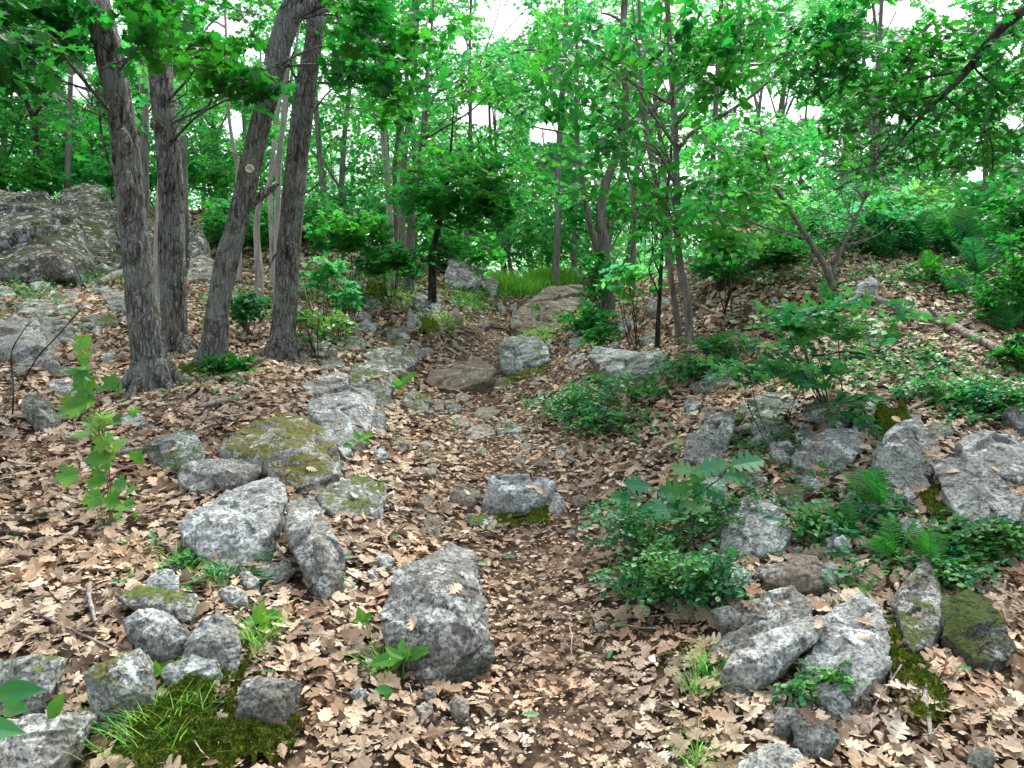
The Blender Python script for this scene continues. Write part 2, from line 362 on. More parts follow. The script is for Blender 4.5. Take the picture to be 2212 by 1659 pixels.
def leaves(acc, O, D, N, size, tmpl, rng, rnd=None, curl=.15, wid=1.):
    """one leaf per row: O stalk point, D direction to the tip, N face normal"""
    n = len(O)
    if n == 0: return
    tv, tf = T[tmpl]; size = np.asarray(size)*np.ones(n)
    D = D/(np.linalg.norm(D, axis=1, keepdims=True)+1e-9)
    X = np.cross(D, N); X /= np.linalg.norm(X, axis=1, keepdims=True)+1e-9; Z = np.cross(X, D)
    c1 = rng.normal(0, curl, n)[:, None]*2.2; c2 = rng.normal(0, curl, n)[:, None]; c3 = rng.normal(0, curl, n)[:, None]
    x = tv[None, :, 0]*wid*(1+0*c1); y = tv[None, :, 1]+0*c1
    z = tv[None, :, 2]+c1*x*x*1.5+c2*(y-.4)**2+c3*x*(y-.5)*1.5
    V = O[:, None]+(X[:, None]*x[:, :, None]+D[:, None]*y[:, :, None]+Z[:, None]*z[:, :, None])*size[:, None, None]
    k = len(tv); f = (tf[None]+(np.arange(n)*k)[:, None, None]).reshape(-1, 3)
    r = rng.random(n) if rnd is None else rnd
    acc.add(V.reshape(-1, 3), f, None, np.repeat(r, k))
GAPS = [(1095, 45, 60, 50), (1000, 95, 28, 22), (1180, 285, 55, 32), (1030, 245, 65, 28), (945, 45, 40, 20), (1660, 215, 75, 32), (1740, 240, 60, 22),
        (1930, 30, 80, 45), (2050, 20, 50, 30), (2190, 110, 30, 30), (2110, 375, 40, 22), (1930, 255, 24, 14), (505, 270, 30, 45), (480, 55, 55, 28), (165, 185, 40, 35),
        (200, 130, 18, 25), (30, 200, 35, 12), (1305, 30, 14, 14), (1440, 180, 22, 14), (1540, 150, 20, 20), (2190, 260, 22, 22), (1270, 220, 14, 12), (1880, 130, 40, 18), (700, 200, 14, 22)]
def gapmask(P, soft=1.):
    px, row = proj(P); ok = np.ones(len(P), bool)
    for a, b, rx, ry in GAPS:
        wob = 1+.45*vn(np.stack([px/16, row/16, px*0+3], 1))
        ok &= ((px-a)/rx)**2+((row-b)/ry)**2 > wob*soft*.6
    return ok
def sprays(acc_l, acc_t, Cn, rng, tl=.35, nl=8, ls=.09, tmpl='maples', tilt=.45, droop=.25, rbase=.5, gaps=True, tw=.0022, rs=.25, wid=1.):
    """twigs with leaves in two ranks, one spray per centre"""
    if gaps and len(Cn): Cn = Cn[gapmask(Cn)]
    n = len(Cn)
    if n == 0: return
    az = rng.random(n)*2*math.pi
    D = np.stack([np.cos(az), np.sin(az), rng.normal(-.12, .28, n)], 1); D /= np.linalg.norm(D, axis=1, keepdims=True)
    N = np.stack([rng.normal(0, tilt, n), rng.normal(0, tilt, n), np.ones(n)], 1)
    N -= D*(N*D).sum(1, keepdims=True); N /= np.linalg.norm(N, axis=1, keepdims=True); Sd = np.cross(D, N)
    L = tl*(.6+.8*rng.random(n))
    St = Cn-D*L[:, None]*.5
    rn = np.clip(rbase+rng.normal(0, rs, n), 0, 1)
    O = []; DD = []; NN = []; SS = []; RR = []
    for k in range(nl):
        t = (k+.6)/nl; s = 1 if k % 2 else -1
        if k == nl-1: s = 0
        o = St+D*(L*t)[:, None]; o[:, 2] -= droop*L*t*t
        d = D*(.65 if s else 1)+Sd*s*.8+rng.normal(0, .22, (n, 3)); d[:, 2] -= droop
        O.append(o); DD.append(d); NN.append(N+rng.normal(0, .35, (n, 3))); SS.append(ls*(.65+.6*rng.random(n))); RR.append(np.clip(rn+rng.normal(0, .15, n), 0, 1))
    O = np.concatenate(O); keep = gapmask(O, .8) if gaps else np.ones(len(O), bool)
    leaves(acc_l, O[keep], np.concatenate(DD)[keep], np.concatenate(NN)[keep], np.concatenate(SS)[keep], tmpl, rng, np.concatenate(RR)[keep], .2, wid)
    if acc_t is not None:
        q = []
        for t in (0, .5, 1.):
            p = St+D*(L*t)[:, None]; p[:, 2] -= droop*L*t*t; q.append(p)
        r = tw
        V = np.stack([q[0]+Sd*r, q[0]-Sd*r, q[0]+N*r*1.6, q[1]+Sd*r*.8, q[1]-Sd*r*.8, q[1]+N*r, q[2]], 1).reshape(-1, 3)
        f4 = np.array([(0, 1, 4, 3), (1, 2, 5, 4), (2, 0, 3, 5)]); f3 = np.array([(3, 4, 6), (4, 5, 6), (5, 3, 6)])
        b = (np.arange(n)*7)[:, None, None]
        acc_t.add(V, (f3[None]+b).reshape(-1, 3), (f4[None]+b).reshape(-1, 4))

# ------------------------------------------------------------------ ground
def build_ground():
    us = np.concatenate([np.linspace(-1.25, 1.25, 460)]); ys = []
    y = -9.
    while y < 84: ys.append(y); y += .055 if 1.5 < y < 8 else (.09 if y < 20 else .5)
    ys = np.array(ys); U, Y = np.meshgrid(us, ys); X = U*(np.maximum(Y, 0)+3.2)
    X = np.where(np.abs(U) > 1.2, X*1.2, X)
    Z = H(X, Y); V = np.stack([X.ravel(), Y.ravel(), Z.ravel()], 1)
    V[:, 2] += .012*fbm(V*9, 3)-.015
    n = len(us); i = np.arange(len(ys)-1)[:, None]*n; j = np.arange(n-1)[None]
    f = np.stack([i+j, i+j+1, i+n+j+1, i+n+j], -1).reshape(-1, 4)
    a = Acc(); a.add(V, None, f)
    # skirt out to the horizon
    Zf = 1.0; q = np.array([(-400, 84, Zf), (400, 84, Zf), (400, 450, -2), (-400, 450, -2), (-400, -60, -1.5), (400, -60, -1.5), (400, -9, -1), (-400, -9, -1)])
    a.add(q, None, [(0, 1, 2, 3), (4, 5, 6, 7)])
    tag(mkobj('ground', a.mesh('ground', 'ground', smooth=True)), None, None, None, 'structure')
build_ground()

# ------------------------------------------------------------------ rocks
ROCKS = []
MEADOW = []
def rock(label, mat, pts, a=.5, bulge=.22, ridge=(), back=.5, group=None, name='rock', cat='rock', emb=.18, seed=None, det=1.):
    O = np.array(pts, float); rng = np.random.default_rng(len(ROCKS)*7+3 if seed is None else seed)
    rb = O[:, 1].max(); low = O[O[:, 1] > rb-.22*(rb-O[:, 1].min())]
    Yb = ground_y(low[:, 0].mean(), min(rb, 1750.)); cx = O[:, 0].mean()
    P = []; sh = .035+.09*np.ptp(O[:, 0])/F*Yb if name != 'cliff' else .1
    for px, row in O:
        h = (rb-row)/F*Yb; Yt = ground_y(px, row)
        P.append(pos(px, row, Yb+np.clip(a*(Yt-Yb), -.4*h-.03, 2.4*h+.02)-sh))
    P = np.array(P); W = float(np.linalg.norm(P.max(0)-P.min(0))); Wx = float(np.ptp(P[:, 0])); cen = P.mean(0)
    Q = [P]
    if ridge:
        for px, row, b in ridge:
            d = ((O-np.array([px, row]))**2).sum(1); y = np.average(P[:, 1], weights=1/(d+30)); Q.append(pos(px, row, y-b*1.7*Wx)[None])
    m = 1 if len(ridge) else 3
    for k in range(m):
        wgt = rng.dirichlet(np.ones(len(P))*.55); q = (P*wgt[:, None]).sum(0); q = cen+(q-cen)*.75
        toc = q-np.array([0, 0, EYE]); q = q-toc/np.linalg.norm(toc)*bulge*Wx*rng.uniform(.25, .8); Q.append(q[None])
    B = cen+(P-cen)*.72; B[:, 1] += back*Wx*rng.uniform(.7, 1.1, len(B)); B[:, 2] -= .22*Wx*rng.uniform(.3, 1., len(B)); Q.append(B)
    lowm = O[:, 1] > rb-.45*(rb-O[:, 1].min()); Lw = P[lowm].copy(); Lw[:, 2] -= emb*Wx+.05; Lw[:, 1] += .10*Wx; Q.append(Lw)
    V = np.concatenate(Q)
    bm = bmesh.new()
    for v in V: bm.verts.new(v)
    r = bmesh.ops.convex_hull(bm, input=bm.verts[:])
    bmesh.ops.delete(bm, geom=list({g for g in r['geom_interior']+r['geom_unused'] if isinstance(g, bmesh.types.BMVert)}), context='VERTS')
    base = np.array([cen[0], cen[1], V[:, 2].min()])
    bmesh.ops.translate(bm, vec=Vector(-base), verts=bm.verts[:])
    me = bpy.data.meshes.new(name); bm.to_mesh(me); bm.free()
    o = mkobj(name, me, base); tag(o, label, cat, group)
    mod = o.modifiers.new('r', 'REMESH'); mod.mode = 'VOXEL'; mod.voxel_size = max(Wx/(58*det), .004*Yb/3)
    ROCKS.append((o, mat, Wx, len(ROCKS)))
    return o
def finish_rocks():
    dg = bpy.context.evaluated_depsgraph_get(); dg.update()
    done = []
    for o, mat, Wx, k in ROCKS:
        done.append(bpy.data.meshes.new_from_object(o.evaluated_get(dg)))
    for (o, mat, Wx, k), me in zip(ROCKS, done):
        o.modifiers.clear(); o.data = me; me.name = o.name
        n = len(me.vertices); v = np.zeros(n*3, np.float32); nr = np.zeros(n*3, np.float32)
        me.vertices.foreach_get('co', v); me.vertices.foreach_get('normal', nr)
        v = v.reshape(-1, 3).astype(float); nr = nr.reshape(-1, 3).astype(float)
        q = v+np.array(o.location)
        s = max(Wx, .12)
        d = .007*s*fbm(q*2.4/s, 3)+.009*s*fbm(q*9/s, 3)-.035*s*np.clip(.2-np.abs(vn(q*2.1/s+40)), 0, 1)*1.2
        rg_ = np.random.default_rng(900+k)
        for ns, am in ((10, .13), (46, .11)):          # broken facets: every chip tilts its own way
            if mat == 'cliff': ns *= 4
            sd = v[rg_.integers(0, n, ns)]; tl_ = rg_.normal(0, 1, (ns, 3)); tl_ /= np.linalg.norm(tl_, axis=1, keepdims=True)
            vv = v+.05*s*np.stack([vn(q*5/s), vn(q*5/s+9), vn(q*5/s+19)], 1)
            near = np.zeros(n, int); best = np.full(n, 1e9)
            for j in range(ns):
                dd = ((vv-sd[j])**2).sum(1); b_ = dd < best; near[b_] = j; best[b_] = dd[b_]
            d += np.clip(((v-sd[near])*tl_[near]).sum(1)*am, -.05*s, .05*s)
        st = vn(q*np.array([1.2, 1.2, 5])/s+11); d += .012*s*(np.abs(st)*2 % 1-.5)
        v = v+nr*d[:, None]
        me.vertices.foreach_set('co', v.ravel().astype(np.float32)); me.polygons.foreach_set('use_smooth', np.ones(len(me.polygons), bool))
        me.materials.clear(); me.materials.append(M[mat]); me.update()
R = rock
# foreground
R('big angular pockmarked grey rock standing alone in the leafy trail in the foreground', 'grey', [(958,1176),(971,1173),(1025,1186),(1030,1210),(1048,1256),(1063,1323),(1066,1369),(1058,1388),(971,1429),(925,1456),(911,1439),(898,1406),(838,1383),(825,1339),(821,1313),(848,1246),(855,1228),(931,1206)], .42, .14, [(965,1290,.16),(985,1345,.16),(1000,1390,.06)], .45, det=1.6)
R('low mossy base stone under the overhanging edge of the big foreground rock', 'dark', [(945,1462),(1000,1425),(1060,1385),(1070,1395),(1066,1425),(1010,1450)], .3, .05, (), .5)
R('broad grey boulder with a flat moss-capped top in the stone row left of the trail', 'mossy', [(483,975),(520,930),(550,908),(610,895),(660,898),(700,925),(735,975),(742,1000),(715,1030),(690,1042),(640,1057),(615,1035),(570,1020),(560,1000)], .6, .1, [(640,968,.14),(560,985,.05),(715,980,.05)], .5, det=1.5)
R('large pale lichen-spotted boulder behind the flat moss-capped one', 'pale', [(660,870),(700,845),(760,835),(800,840),(812,870),(800,920),(775,955),(745,990),(735,960),(710,920),(680,895)], .55, .12, [(775,880,.12)], .5, det=1.3)
R('upright block with a pale green lichen streak in the upper part of the stone row', 'halfmoss', [(758,786),(781,780),(825,770),(841,790),(850,816),(845,853),(835,880),(815,878),(811,846),(758,835)], .35, .15, [(815,820,.14)], .5)
R('long dark mossy-topped rock at the upper end of the stone row', 'halfmoss', [(781,766),(815,746),(871,741),(898,753),(901,780),(878,803),(861,813),(825,766)], .5, .15, [(865,775,.1)], .5)
R('narrow grey stone wedged below the pale lichen-spotted boulder', 'grey', [(798,916),(808,886),(828,878),(835,890),(831,920),(815,936)], .4, .15)
R('rounded pale rock at the inner back of the stone row beside the trunk', 'pale', [(650,828),(700,805),(738,803),(755,812),(750,830),(700,848),(665,852)], .5, .12)
R('low dark stone with a rounded top at the left end of the stone row', 'halfmoss', [(310,970),(337,950),(377,936),(410,933),(433,956),(443,986),(437,1003),(383,1022),(370,1022),(330,995)], .55, .12, [(395,985,.08)], .5)
R('flat slab bridging a dark hollow in the stone row', 'grey', [(380,1026),(393,1003),(433,993),(527,981),(563,1003),(567,1018),(533,1036),(467,1053),(450,1065),(417,1060),(387,1046)], .55, .08, [(480,1025,.05)], .4)
R('large wedge-shaped grey boulder below the flat moss-capped one', 'pale', [(383,1135),(440,1090),(510,1050),(580,1030),(615,1045),(622,1080),(600,1130),(570,1170),(530,1210),(505,1228),(460,1215),(400,1172)], .5, .12, [(560,1100,.1),(490,1150,.08)], .45, det=1.4)
R('tall narrow leaning grey stone pointing down at the trail edge', 'grey', [(622,1090),(650,1075),(680,1075),(700,1095),(725,1160),(738,1200),(735,1240),(720,1262),(712,1290),(703,1296),(690,1260),(660,1220),(628,1190),(620,1130)], .45, .14, [(700,1180,.14)], .5, det=1.3)
R('flat brownish stone beside the trail above the tall leaning one', 'halfmoss', [(680,1070),(720,1045),(770,1033),(830,1045),(833,1072),(820,1100),(790,1113),(740,1118),(700,1098)], .6, .08, [(800,1075,.06)], .4)
R('bluish flat stone behind the diamond-shaped stone at lower left', 'halfmoss', [(257,1288),(300,1269),(360,1273),(417,1286),(427,1313),(413,1342),(383,1338),(333,1321),(267,1308)], .6, .1, [(350,1305,.06)])
R('diamond-shaped grey stone with layered faces at lower left', 'grey', [(267,1342),(300,1319),(337,1318),(363,1339),(400,1363),(397,1385),(357,1418),(320,1421),(293,1395),(280,1368)], .4, .15, [(330,1375,.14)], .5, det=1.2)
R('ragged pale grey rock with a sloping crest right of the diamond-shaped stone', 'pale', [(417,1385),(427,1353),(433,1328),(467,1316),(500,1333),(507,1373),(520,1406),(513,1441),(450,1455),(400,1455),(383,1430)], .45, .14, [(455,1370,.12)], .5, det=1.2)
R('low pale ledge stone sticking out of the moss below the ragged rock', 'pale', [(340,1452),(360,1434),(420,1415),(470,1428),(480,1455),(400,1472),(352,1470)], .5, .08)
R('white-faced block with a dark green moss cap at lower left', 'mossy', [(180,1456),(200,1439),(250,1426),(300,1399),(320,1426),(330,1473),(327,1508),(283,1531),(233,1551),(207,1545),(193,1508)], .35, .1, [(255,1480,.16),(310,1445,.04)], .5, det=1.3)
R('flat-topped slab at the left edge above the big oval leaves', 'halfmoss', [(-60,1450),(0,1439),(67,1416),(123,1416),(127,1426),(100,1485),(67,1508),(-60,1515)], .5, .08, [(80,1450,.06)])
R('white lichen-crusted ledge in the bottom left corner', 'pale', [(-60,1600),(0,1556),(100,1540),(200,1529),(203,1545),(173,1591),(117,1652),(60,1710),(-60,1720)], .6, .08, [(60,1620,.05)], .4, det=1.2)
R('squat rock split by a dark crack beside the moss mat at the bottom', 'grey', [(505,1543),(520,1473),(560,1459),(617,1463),(653,1473),(640,1513),(620,1553),(567,1565),(520,1558)], .4, .16, [(585,1510,.16)], .45, det=1.2)
R('small blue-grey stone above the flat bluish one at lower left', 'pale', [(310,1256),(333,1236),(360,1229),(387,1243),(385,1265),(360,1275),(325,1270)], .5, .15)
R('small white flake of rock left of the tall leaning stone', 'pale', [(515,1235),(535,1232),(560,1253),(545,1268),(517,1255)], .5, .1)
R('small striped pale stone tucked under the foot of the tall leaning stone', 'pale', [(550,1226),(590,1216),(625,1216),(642,1232),(590,1250),(563,1248)], .5, .1)
R('low pale crumbly stone by a seedling between the leaning stone and the ragged rock', 'pale', [(470,1275),(500,1262),(530,1275),(532,1300),(500,1305)], .5, .12)
# left slope
R('big pale boulder at the left edge below the cliff', 'pale', [(-60,700),(0,697),(60,690),(80,716),(100,753),(112,795),(67,788),(20,775),(-60,762)], .45, .15, [(60,745,.12)], .5, det=1.2)
R('rounded grey rock just right of the big pale boulder on the left slope', 'grey', [(80,682),(117,683),(143,696),(163,722),(157,738),(100,742),(87,715)], .45, .15)
R('tilted oblong grey stone with a mossy back on the left', 'halfmoss', [(43,872),(60,848),(87,855),(117,898),(117,918),(97,930),(77,925),(60,898)], .35, .15, [(85,885,.15)])
R('rounded stone peeking out left of the thickest trunk', 'grey', [(233,655),(253,646),(278,650),(280,678),(240,674)], .4, .2)
R('flat jumbled slab near the top of the left slope', 'grey', [(33,652),(67,643),(110,650),(120,672),(80,692),(40,677)], .7, .1)
R('small pale stone half buried in leaves on the upper left slope', 'pale', [(133,642),(157,628),(173,638),(160,648)], .6, .15)
R('small pale stone a little left of the thickest trunk on the upper slope', 'pale', [(205,625),(233,616),(238,632),(213,636)], .6, .15)
R('broad low slab in the leaves left of the two joined trunks', 'halfmoss', [(177,688),(233,676),(262,688),(233,705),(187,708)], .7, .08)
R('pale stone at the left edge right under the cliff', 'pale', [(-14,625),(17,616),(32,635),(0,645)], .5, .15)
R('low pale rock in the leaves behind the maple sapling', 'pale', [(103,828),(140,813),(187,835),(187,855),(117,849)], .55, .12)
R('flat grey stone in the leaves between the maple sapling and the stone row', 'grey', [(245,905),(280,893),(330,905),(310,922),(260,920)], .8, .05)
R('small greenish stone on the left slope above the big pale boulder', 'pale', [(60,610),(95,604),(110,622),(70,628)], .6, .12)
R('pale pair-topped stone in the rubble at mid left slope', 'pale', [(110,662),(150,655),(166,672),(130,682)], .7, .1)
# cliff
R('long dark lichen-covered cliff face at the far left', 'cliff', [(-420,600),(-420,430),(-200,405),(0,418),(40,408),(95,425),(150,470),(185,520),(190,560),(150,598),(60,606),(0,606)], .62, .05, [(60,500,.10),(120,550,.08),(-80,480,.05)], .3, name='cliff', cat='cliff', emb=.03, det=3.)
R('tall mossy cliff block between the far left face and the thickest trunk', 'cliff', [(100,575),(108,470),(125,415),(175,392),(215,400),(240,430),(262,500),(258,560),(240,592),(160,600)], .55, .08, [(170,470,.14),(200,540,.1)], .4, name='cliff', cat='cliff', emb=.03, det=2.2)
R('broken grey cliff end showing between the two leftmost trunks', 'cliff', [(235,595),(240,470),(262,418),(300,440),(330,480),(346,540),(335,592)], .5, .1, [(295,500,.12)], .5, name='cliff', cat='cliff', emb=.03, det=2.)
R('pale knob of rock on top of the cliff', 'grey', [(203,412),(208,392),(225,383),(248,388),(258,402),(250,416)], .4, .2, (), .6, name='boulder', cat='boulder')
R('jutting block with a dark undercut at the foot of the cliff', 'cliff', [(200,585),(215,560),(245,540),(290,545),(300,570),(290,590),(230,594)], .3, .25, (), .6, name='boulder', cat='boulder')
R('grey crag between the joined trunks and the leaning marked tree', 'cliff', [(404,590),(408,500),(425,480),(440,500),(445,540),(440,580),(420,596)], .4, .2, (), .8, name='boulder', cat='boulder')
R('pale rounded outcrop on the skyline behind the leaning marked tree', 'pale', [(445,440),(455,422),(480,418),(500,424),(505,445),(470,455)], .4, .2, (), .8, name='boulder', cat='boulder')
R('grey ledge low behind the leaning marked tree', 'grey', [(400,605),(410,560),(440,545),(470,560),(480,600),(440,612)], .4, .2, (), .6, name='boulder', cat='boulder')
# upper centre
R('layered grey outcrop beside the grassy top of the trail', 'grey', [(957,611),(963,581),(973,552),(1016,548),(1035,562),(1051,581),(1043,591),(1027,593),(1023,620),(985,622)], .35, .22, [(990,590,.15)], .7, name='boulder', cat='boulder', det=1.2)
R('slanting slab leaning against the layered outcrop', 'grey', [(1023,591),(1035,586),(1061,597),(1076,611),(1070,632),(1061,641),(1053,632),(1035,609)], .35, .12, (), .5)
R('overhanging pale rock above a dark hollow on the left bank', 'grey', [(891,642),(905,626),(941,630),(958,650),(951,672),(928,682),(901,665)], .3, .2, [(925,655,.15)], .5)
R('long smooth bedrock slab sloping up to the grassy notch', 'brown', [(1125,669),(1152,640),(1182,624),(1230,614),(1262,614),(1268,640),(1223,680),(1205,714),(1178,722),(1152,722),(1125,718),(1100,705),(1100,689)], .85, .04, [(1180,668,.05)], .3, name='boulder', cat='boulder', det=1.5)
R('brown stone in the eroded bank below the layered outcrop', 'brown', [(1029,706),(1039,677),(1055,689),(1060,701),(1045,711)], .4, .15)
R('reddish upright flake in the washed-out bank under the grass', 'brown', [(1070,656),(1084,650),(1097,677),(1084,679)], .4, .15)
R('pale flake beside the bedrock slab under the grass', 'grey', [(1100,659),(1115,652),(1118,671),(1107,680)], .4, .15)
R('thin flat stone by the right-hand trunk of the four on the mossy bank', 'grey', [(751,682),(775,673),(801,676),(803,692),(758,693)], .5, .15)
R('flat lichened stone below the thin one on the mossy bank', 'pale', [(755,705),(791,691),(818,700),(805,716),(765,714)], .6, .1)
R('dark square-fronted block on the bank above the stone row', 'halfmoss', [(831,712),(850,703),(881,705),(887,728),(865,745),(838,735)], .4, .2)
R('low slab left of the dark square-fronted block', 'grey', [(745,728),(771,720),(791,740),(788,753),(748,745)], .6, .1)
R('pointed bluish stone on the bank under the overhanging rock', 'pale', [(875,695),(885,666),(911,696),(908,712),(881,709)], .4, .2)
R('stone at the tail of the stone row touching the trail', 'grey', [(881,745),(898,743),(921,763),(911,776),(895,773)], .5, .15)
R('small grey stone beside the moss cushion at the trail bend', 'grey', [(938,698),(955,693),(960,712),(941,713)], .5, .15)
R('rounded rock between the two moss cushions on the left bank', 'grey', [(788,642),(803,636),(823,650),(820,667),(790,662)], .5, .15)
R('slanted stone below the left bank where the trail narrows', 'brown', [(968,672),(985,662),(1000,690),(985,702),(970,695)], .4, .15)
R('low stone half under leaves above the pale rounded rock of the stone row', 'grey', [(660,745),(700,735),(730,748),(720,768),(670,768)], .6, .1)
R('grey stone between the mossy bank stones and the stone row', 'grey', [(690,778),(725,770),(748,785),(735,798),(695,798)], .6, .1)
# trail
R('rough cube-like boulder sitting in the middle of the upper trail', 'grey', [(1076,772),(1078,746),(1088,727),(1115,721),(1165,723),(1185,746),(1193,775),(1171,788),(1131,798),(1098,808),(1082,795)], .3, .16, [(1130,745,.1),(1140,785,.1)], .6, name='boulder', cat='boulder', det=1.4)
R('low worn brownish rock left of the boulder in the upper trail', 'brown', [(915,822),(938,795),(978,783),(1025,776),(1058,782),(1068,802),(1051,822),(985,842),(938,835)], .65, .1, [(990,805,.08)], .4, det=1.3)
R('small split stone with a mossy notch below the upper trail boulder', 'halfmoss', [(1058,838),(1065,822),(1088,812),(1101,818),(1101,832),(1071,846)], .6, .1)
R('greenish slanting stone against the right side of the stone row', 'halfmoss', [(870,875),(875,853),(895,843),(933,856),(925,888),(898,893)], .4, .12, [(905,878,.12)])
R('upright little stone right of the greenish slanting one', 'brown', [(935,868),(945,862),(958,863),(960,893),(940,890)], .4, .15)
R('pale wedge of stone in the middle of the stepped trail', 'brown', [(960,865),(975,860),(1001,881),(985,892),(965,885)], .5, .15)
R('flat worn stone above the pale wedge in the trail', 'brown', [(983,852),(998,846),(1018,856),(1005,867),(985,864)], .7, .1)
R('long low brown stone across the trail below the worn rock', 'brown', [(1021,892),(1038,877),(1071,875),(1083,888),(1058,902),(1028,905)], .6, .1)
R('small rounded stone near the left edge of the trail', 'brown', [(983,915),(998,899),(1015,907),(1012,922),(988,922)], .5, .15)
R('pale angular stone with moss on its right end in mid trail', 'halfmoss', [(1071,922),(1091,900),(1118,913),(1131,931),(1105,935),(1075,932)], .5, .15)
R('brown stone left of the pale angular one in mid trail', 'brown', [(1005,935),(1021,923),(1058,920),(1071,935),(1038,947),(1011,945)], .6, .1)
R('wide pale stone forming a step across the trail', 'pale', [(1041,1085),(1058,1030),(1075,1022),(1098,1033),(1165,1036),(1195,1046),(1175,1075),(1151,1088),(1121,1105),(1071,1098)], .35, .12, [(1110,1065,.1)], .5, det=1.3)
R('rounded brown cobble left of the step stone', 'brown', [(971,1065),(998,1048),(1028,1062),(1028,1083),(1005,1095),(975,1084)], .4, .2)
R('small pale stone at the right end of the step stone', 'pale', [(1181,1105),(1188,1065),(1205,1061),(1225,1088),(1211,1105)], .4, .2)
R('brown square stone two places right of the step stone', 'brown', [(1231,1072),(1261,1068),(1277,1088),(1240,1096)], .5, .15)
R('flat worn stone in the leaves above the round cobble', 'brown', [(895,1022),(911,1008),(941,1010),(940,1024),(911,1028)], .8, .06)
R('white chunk of stone under the right end of the pale boulder', 'pale', [(805,975),(828,963),(841,986),(821,996)], .4, .2)
R('dull stone close beside the white chunk left of the trail', 'brown', [(843,955),(865,945),(885,958),(875,975),(850,972)], .5, .12)
R('long upright brown stone sunk in the trail below the round cobble', 'brown', [(913,1122),(925,1110),(955,1120),(948,1162),(925,1158)], .5, .12)
R('dark flat stone at the foot of the step stone', 'halfmoss', [(1008,1122),(1038,1110),(1065,1116),(1058,1132),(1015,1134)], .6, .1)
R('pale stone in the leaf litter below the big foreground rock', 'brown', [(968,1518),(985,1500),(1015,1513),(1011,1542),(985,1548)], .5, .15)
R('sunken brown stone next to the pale one below the big foreground rock', 'brown', [(898,1525),(935,1516),(938,1538),(911,1550)], .6, .1)
R('small block under the tip of the big foreground rock', 'brown', [(912,1490),(925,1480),(943,1483),(943,1505),(920,1510)], .5, .15)
R('rounded grey stone in the leaves left of the broad-leaved seedling', 'grey', [(755,1495),(775,1483),(798,1499),(775,1517)], .5, .15)
R('small white-tipped stone up left of the big foreground rock', 'pale', [(805,1208),(818,1194),(855,1206),(841,1228)], .5, .15)
R('pebble-like stone on moss left of the big foreground rock', 'pale', [(791,1232),(818,1226),(821,1243),(801,1247)], .5, .15)
R('small stone in the leaves in the middle of the trail above the step', 'brown', [(1121,962),(1135,951),(1148,960),(1145,972),(1125,972)], .6, .12)
R('half-sunk stone at the right side of the trail above the step', 'brown', [(1145,998),(1168,986),(1185,993),(1181,1006),(1148,1006)], .7, .1)
R('little pale stone at the right trail edge below the low shrubs', 'pale', [(1151,865),(1165,856),(1180,863),(1158,873)], .6, .12)
R('small flat stone at the right edge of the leafy trail', 'grey', [(1195,978),(1215,963),(1223,975),(1218,986)], .6, .12)
# right bank
R('long pale rock half hidden by low green shrubs right of the trail', 'pale', [(1271,768),(1285,750),(1338,760),(1425,760),(1445,782),(1431,805),(1371,818),(1318,808)], .5, .12, [(1350,790,.08)], .4, det=1.2)
R('slanting stone on the right side of the upper trail', 'grey', [(1221,755),(1235,730),(1261,726),(1265,742),(1238,757)], .5, .15)
R('thin slab lying behind the long pale rock', 'grey', [(1285,745),(1338,736),(1358,753),(1305,762)], .7, .06)
R('low stone right of the upper trail between boulder and long pale rock', 'grey', [(1222,775),(1262,760),(1275,775),(1238,789)], .6, .1)
R('small grey stone left of the thin leaning stem on the right bank', 'grey', [(1335,702),(1355,686),(1371,693),(1368,715),(1338,715)], .5, .15)
R('pale rock behind the thin stems on the right bank', 'pale', [(1391,655),(1425,636),(1448,642),(1448,670),(1400,674)], .4, .2)
R('rock at the foot of the thin stems on the right bank', 'grey', [(1388,735),(1405,713),(1421,720),(1421,745),(1398,748)], .4, .2)
R('small stone among the low shrubs right of the trail', 'pale', [(1288,838),(1311,830),(1321,842),(1298,853)], .5, .2)
R('dark stone under the edge of the low shrubs', 'dark', [(1305,908),(1338,900),(1345,915),(1318,929)], .5, .15)
R('flat grey stone beneath the arching maple shrub', 'grey', [(1618,868),(1648,846),(1695,843),(1725,862),(1722,876),(1668,903),(1608,905)], .7, .08)
R('tilted slab propped up over a dark gap', 'halfmoss', [(1740,875),(1768,860),(1822,853),(1868,860),(1867,883),(1848,905),(1828,915),(1790,905),(1748,892)], .45, .03, (), .5, emb=.02)
R('small block holding up the right end of the tilted slab', 'grey', [(1842,926),(1848,900),(1862,888),(1888,900),(1892,926),(1868,934)], .4, .15)
R('brownish lichened rock below the tilted slab', 'grey', [(1708,985),(1742,946),(1788,926),(1852,930),(1872,963),(1835,982),(1825,1012),(1795,1022),(1715,1006)], .62, .12, [(1790,965,.1)], .4, det=1.3)
R('upright wedge stone with white lichen on its point', 'pale', [(1892,982),(1918,930),(1942,913),(1975,910),(1990,946),(1994,1022),(1962,1060),(1935,1050),(1888,1012)], .3, .12, [(1945,960,.1)], .5, det=1.3)
R('sloping grey rock under the crooked stick on the right', 'grey', [(1475,990),(1482,953),(1518,926),(1542,890),(1578,890),(1585,915),(1568,938),(1558,955),(1568,985),(1535,1003)], .55, .1, [(1530,950,.06)], .4, det=1.2)
R('greenish stone between the crooked stick and the tilted slab', 'halfmoss', [(1618,918),(1635,903),(1688,906),(1702,932),(1662,950),(1625,936)], .5, .1)
R('square grey stone left of the brownish lichened rock', 'grey', [(1660,955),(1708,950),(1718,972),(1708,993),(1668,989)], .4, .15)
R('tan stone at the upper left of the right-hand rock pile', 'brown', [(1505,902),(1522,880),(1545,883),(1542,902),(1518,909)], .5, .15)
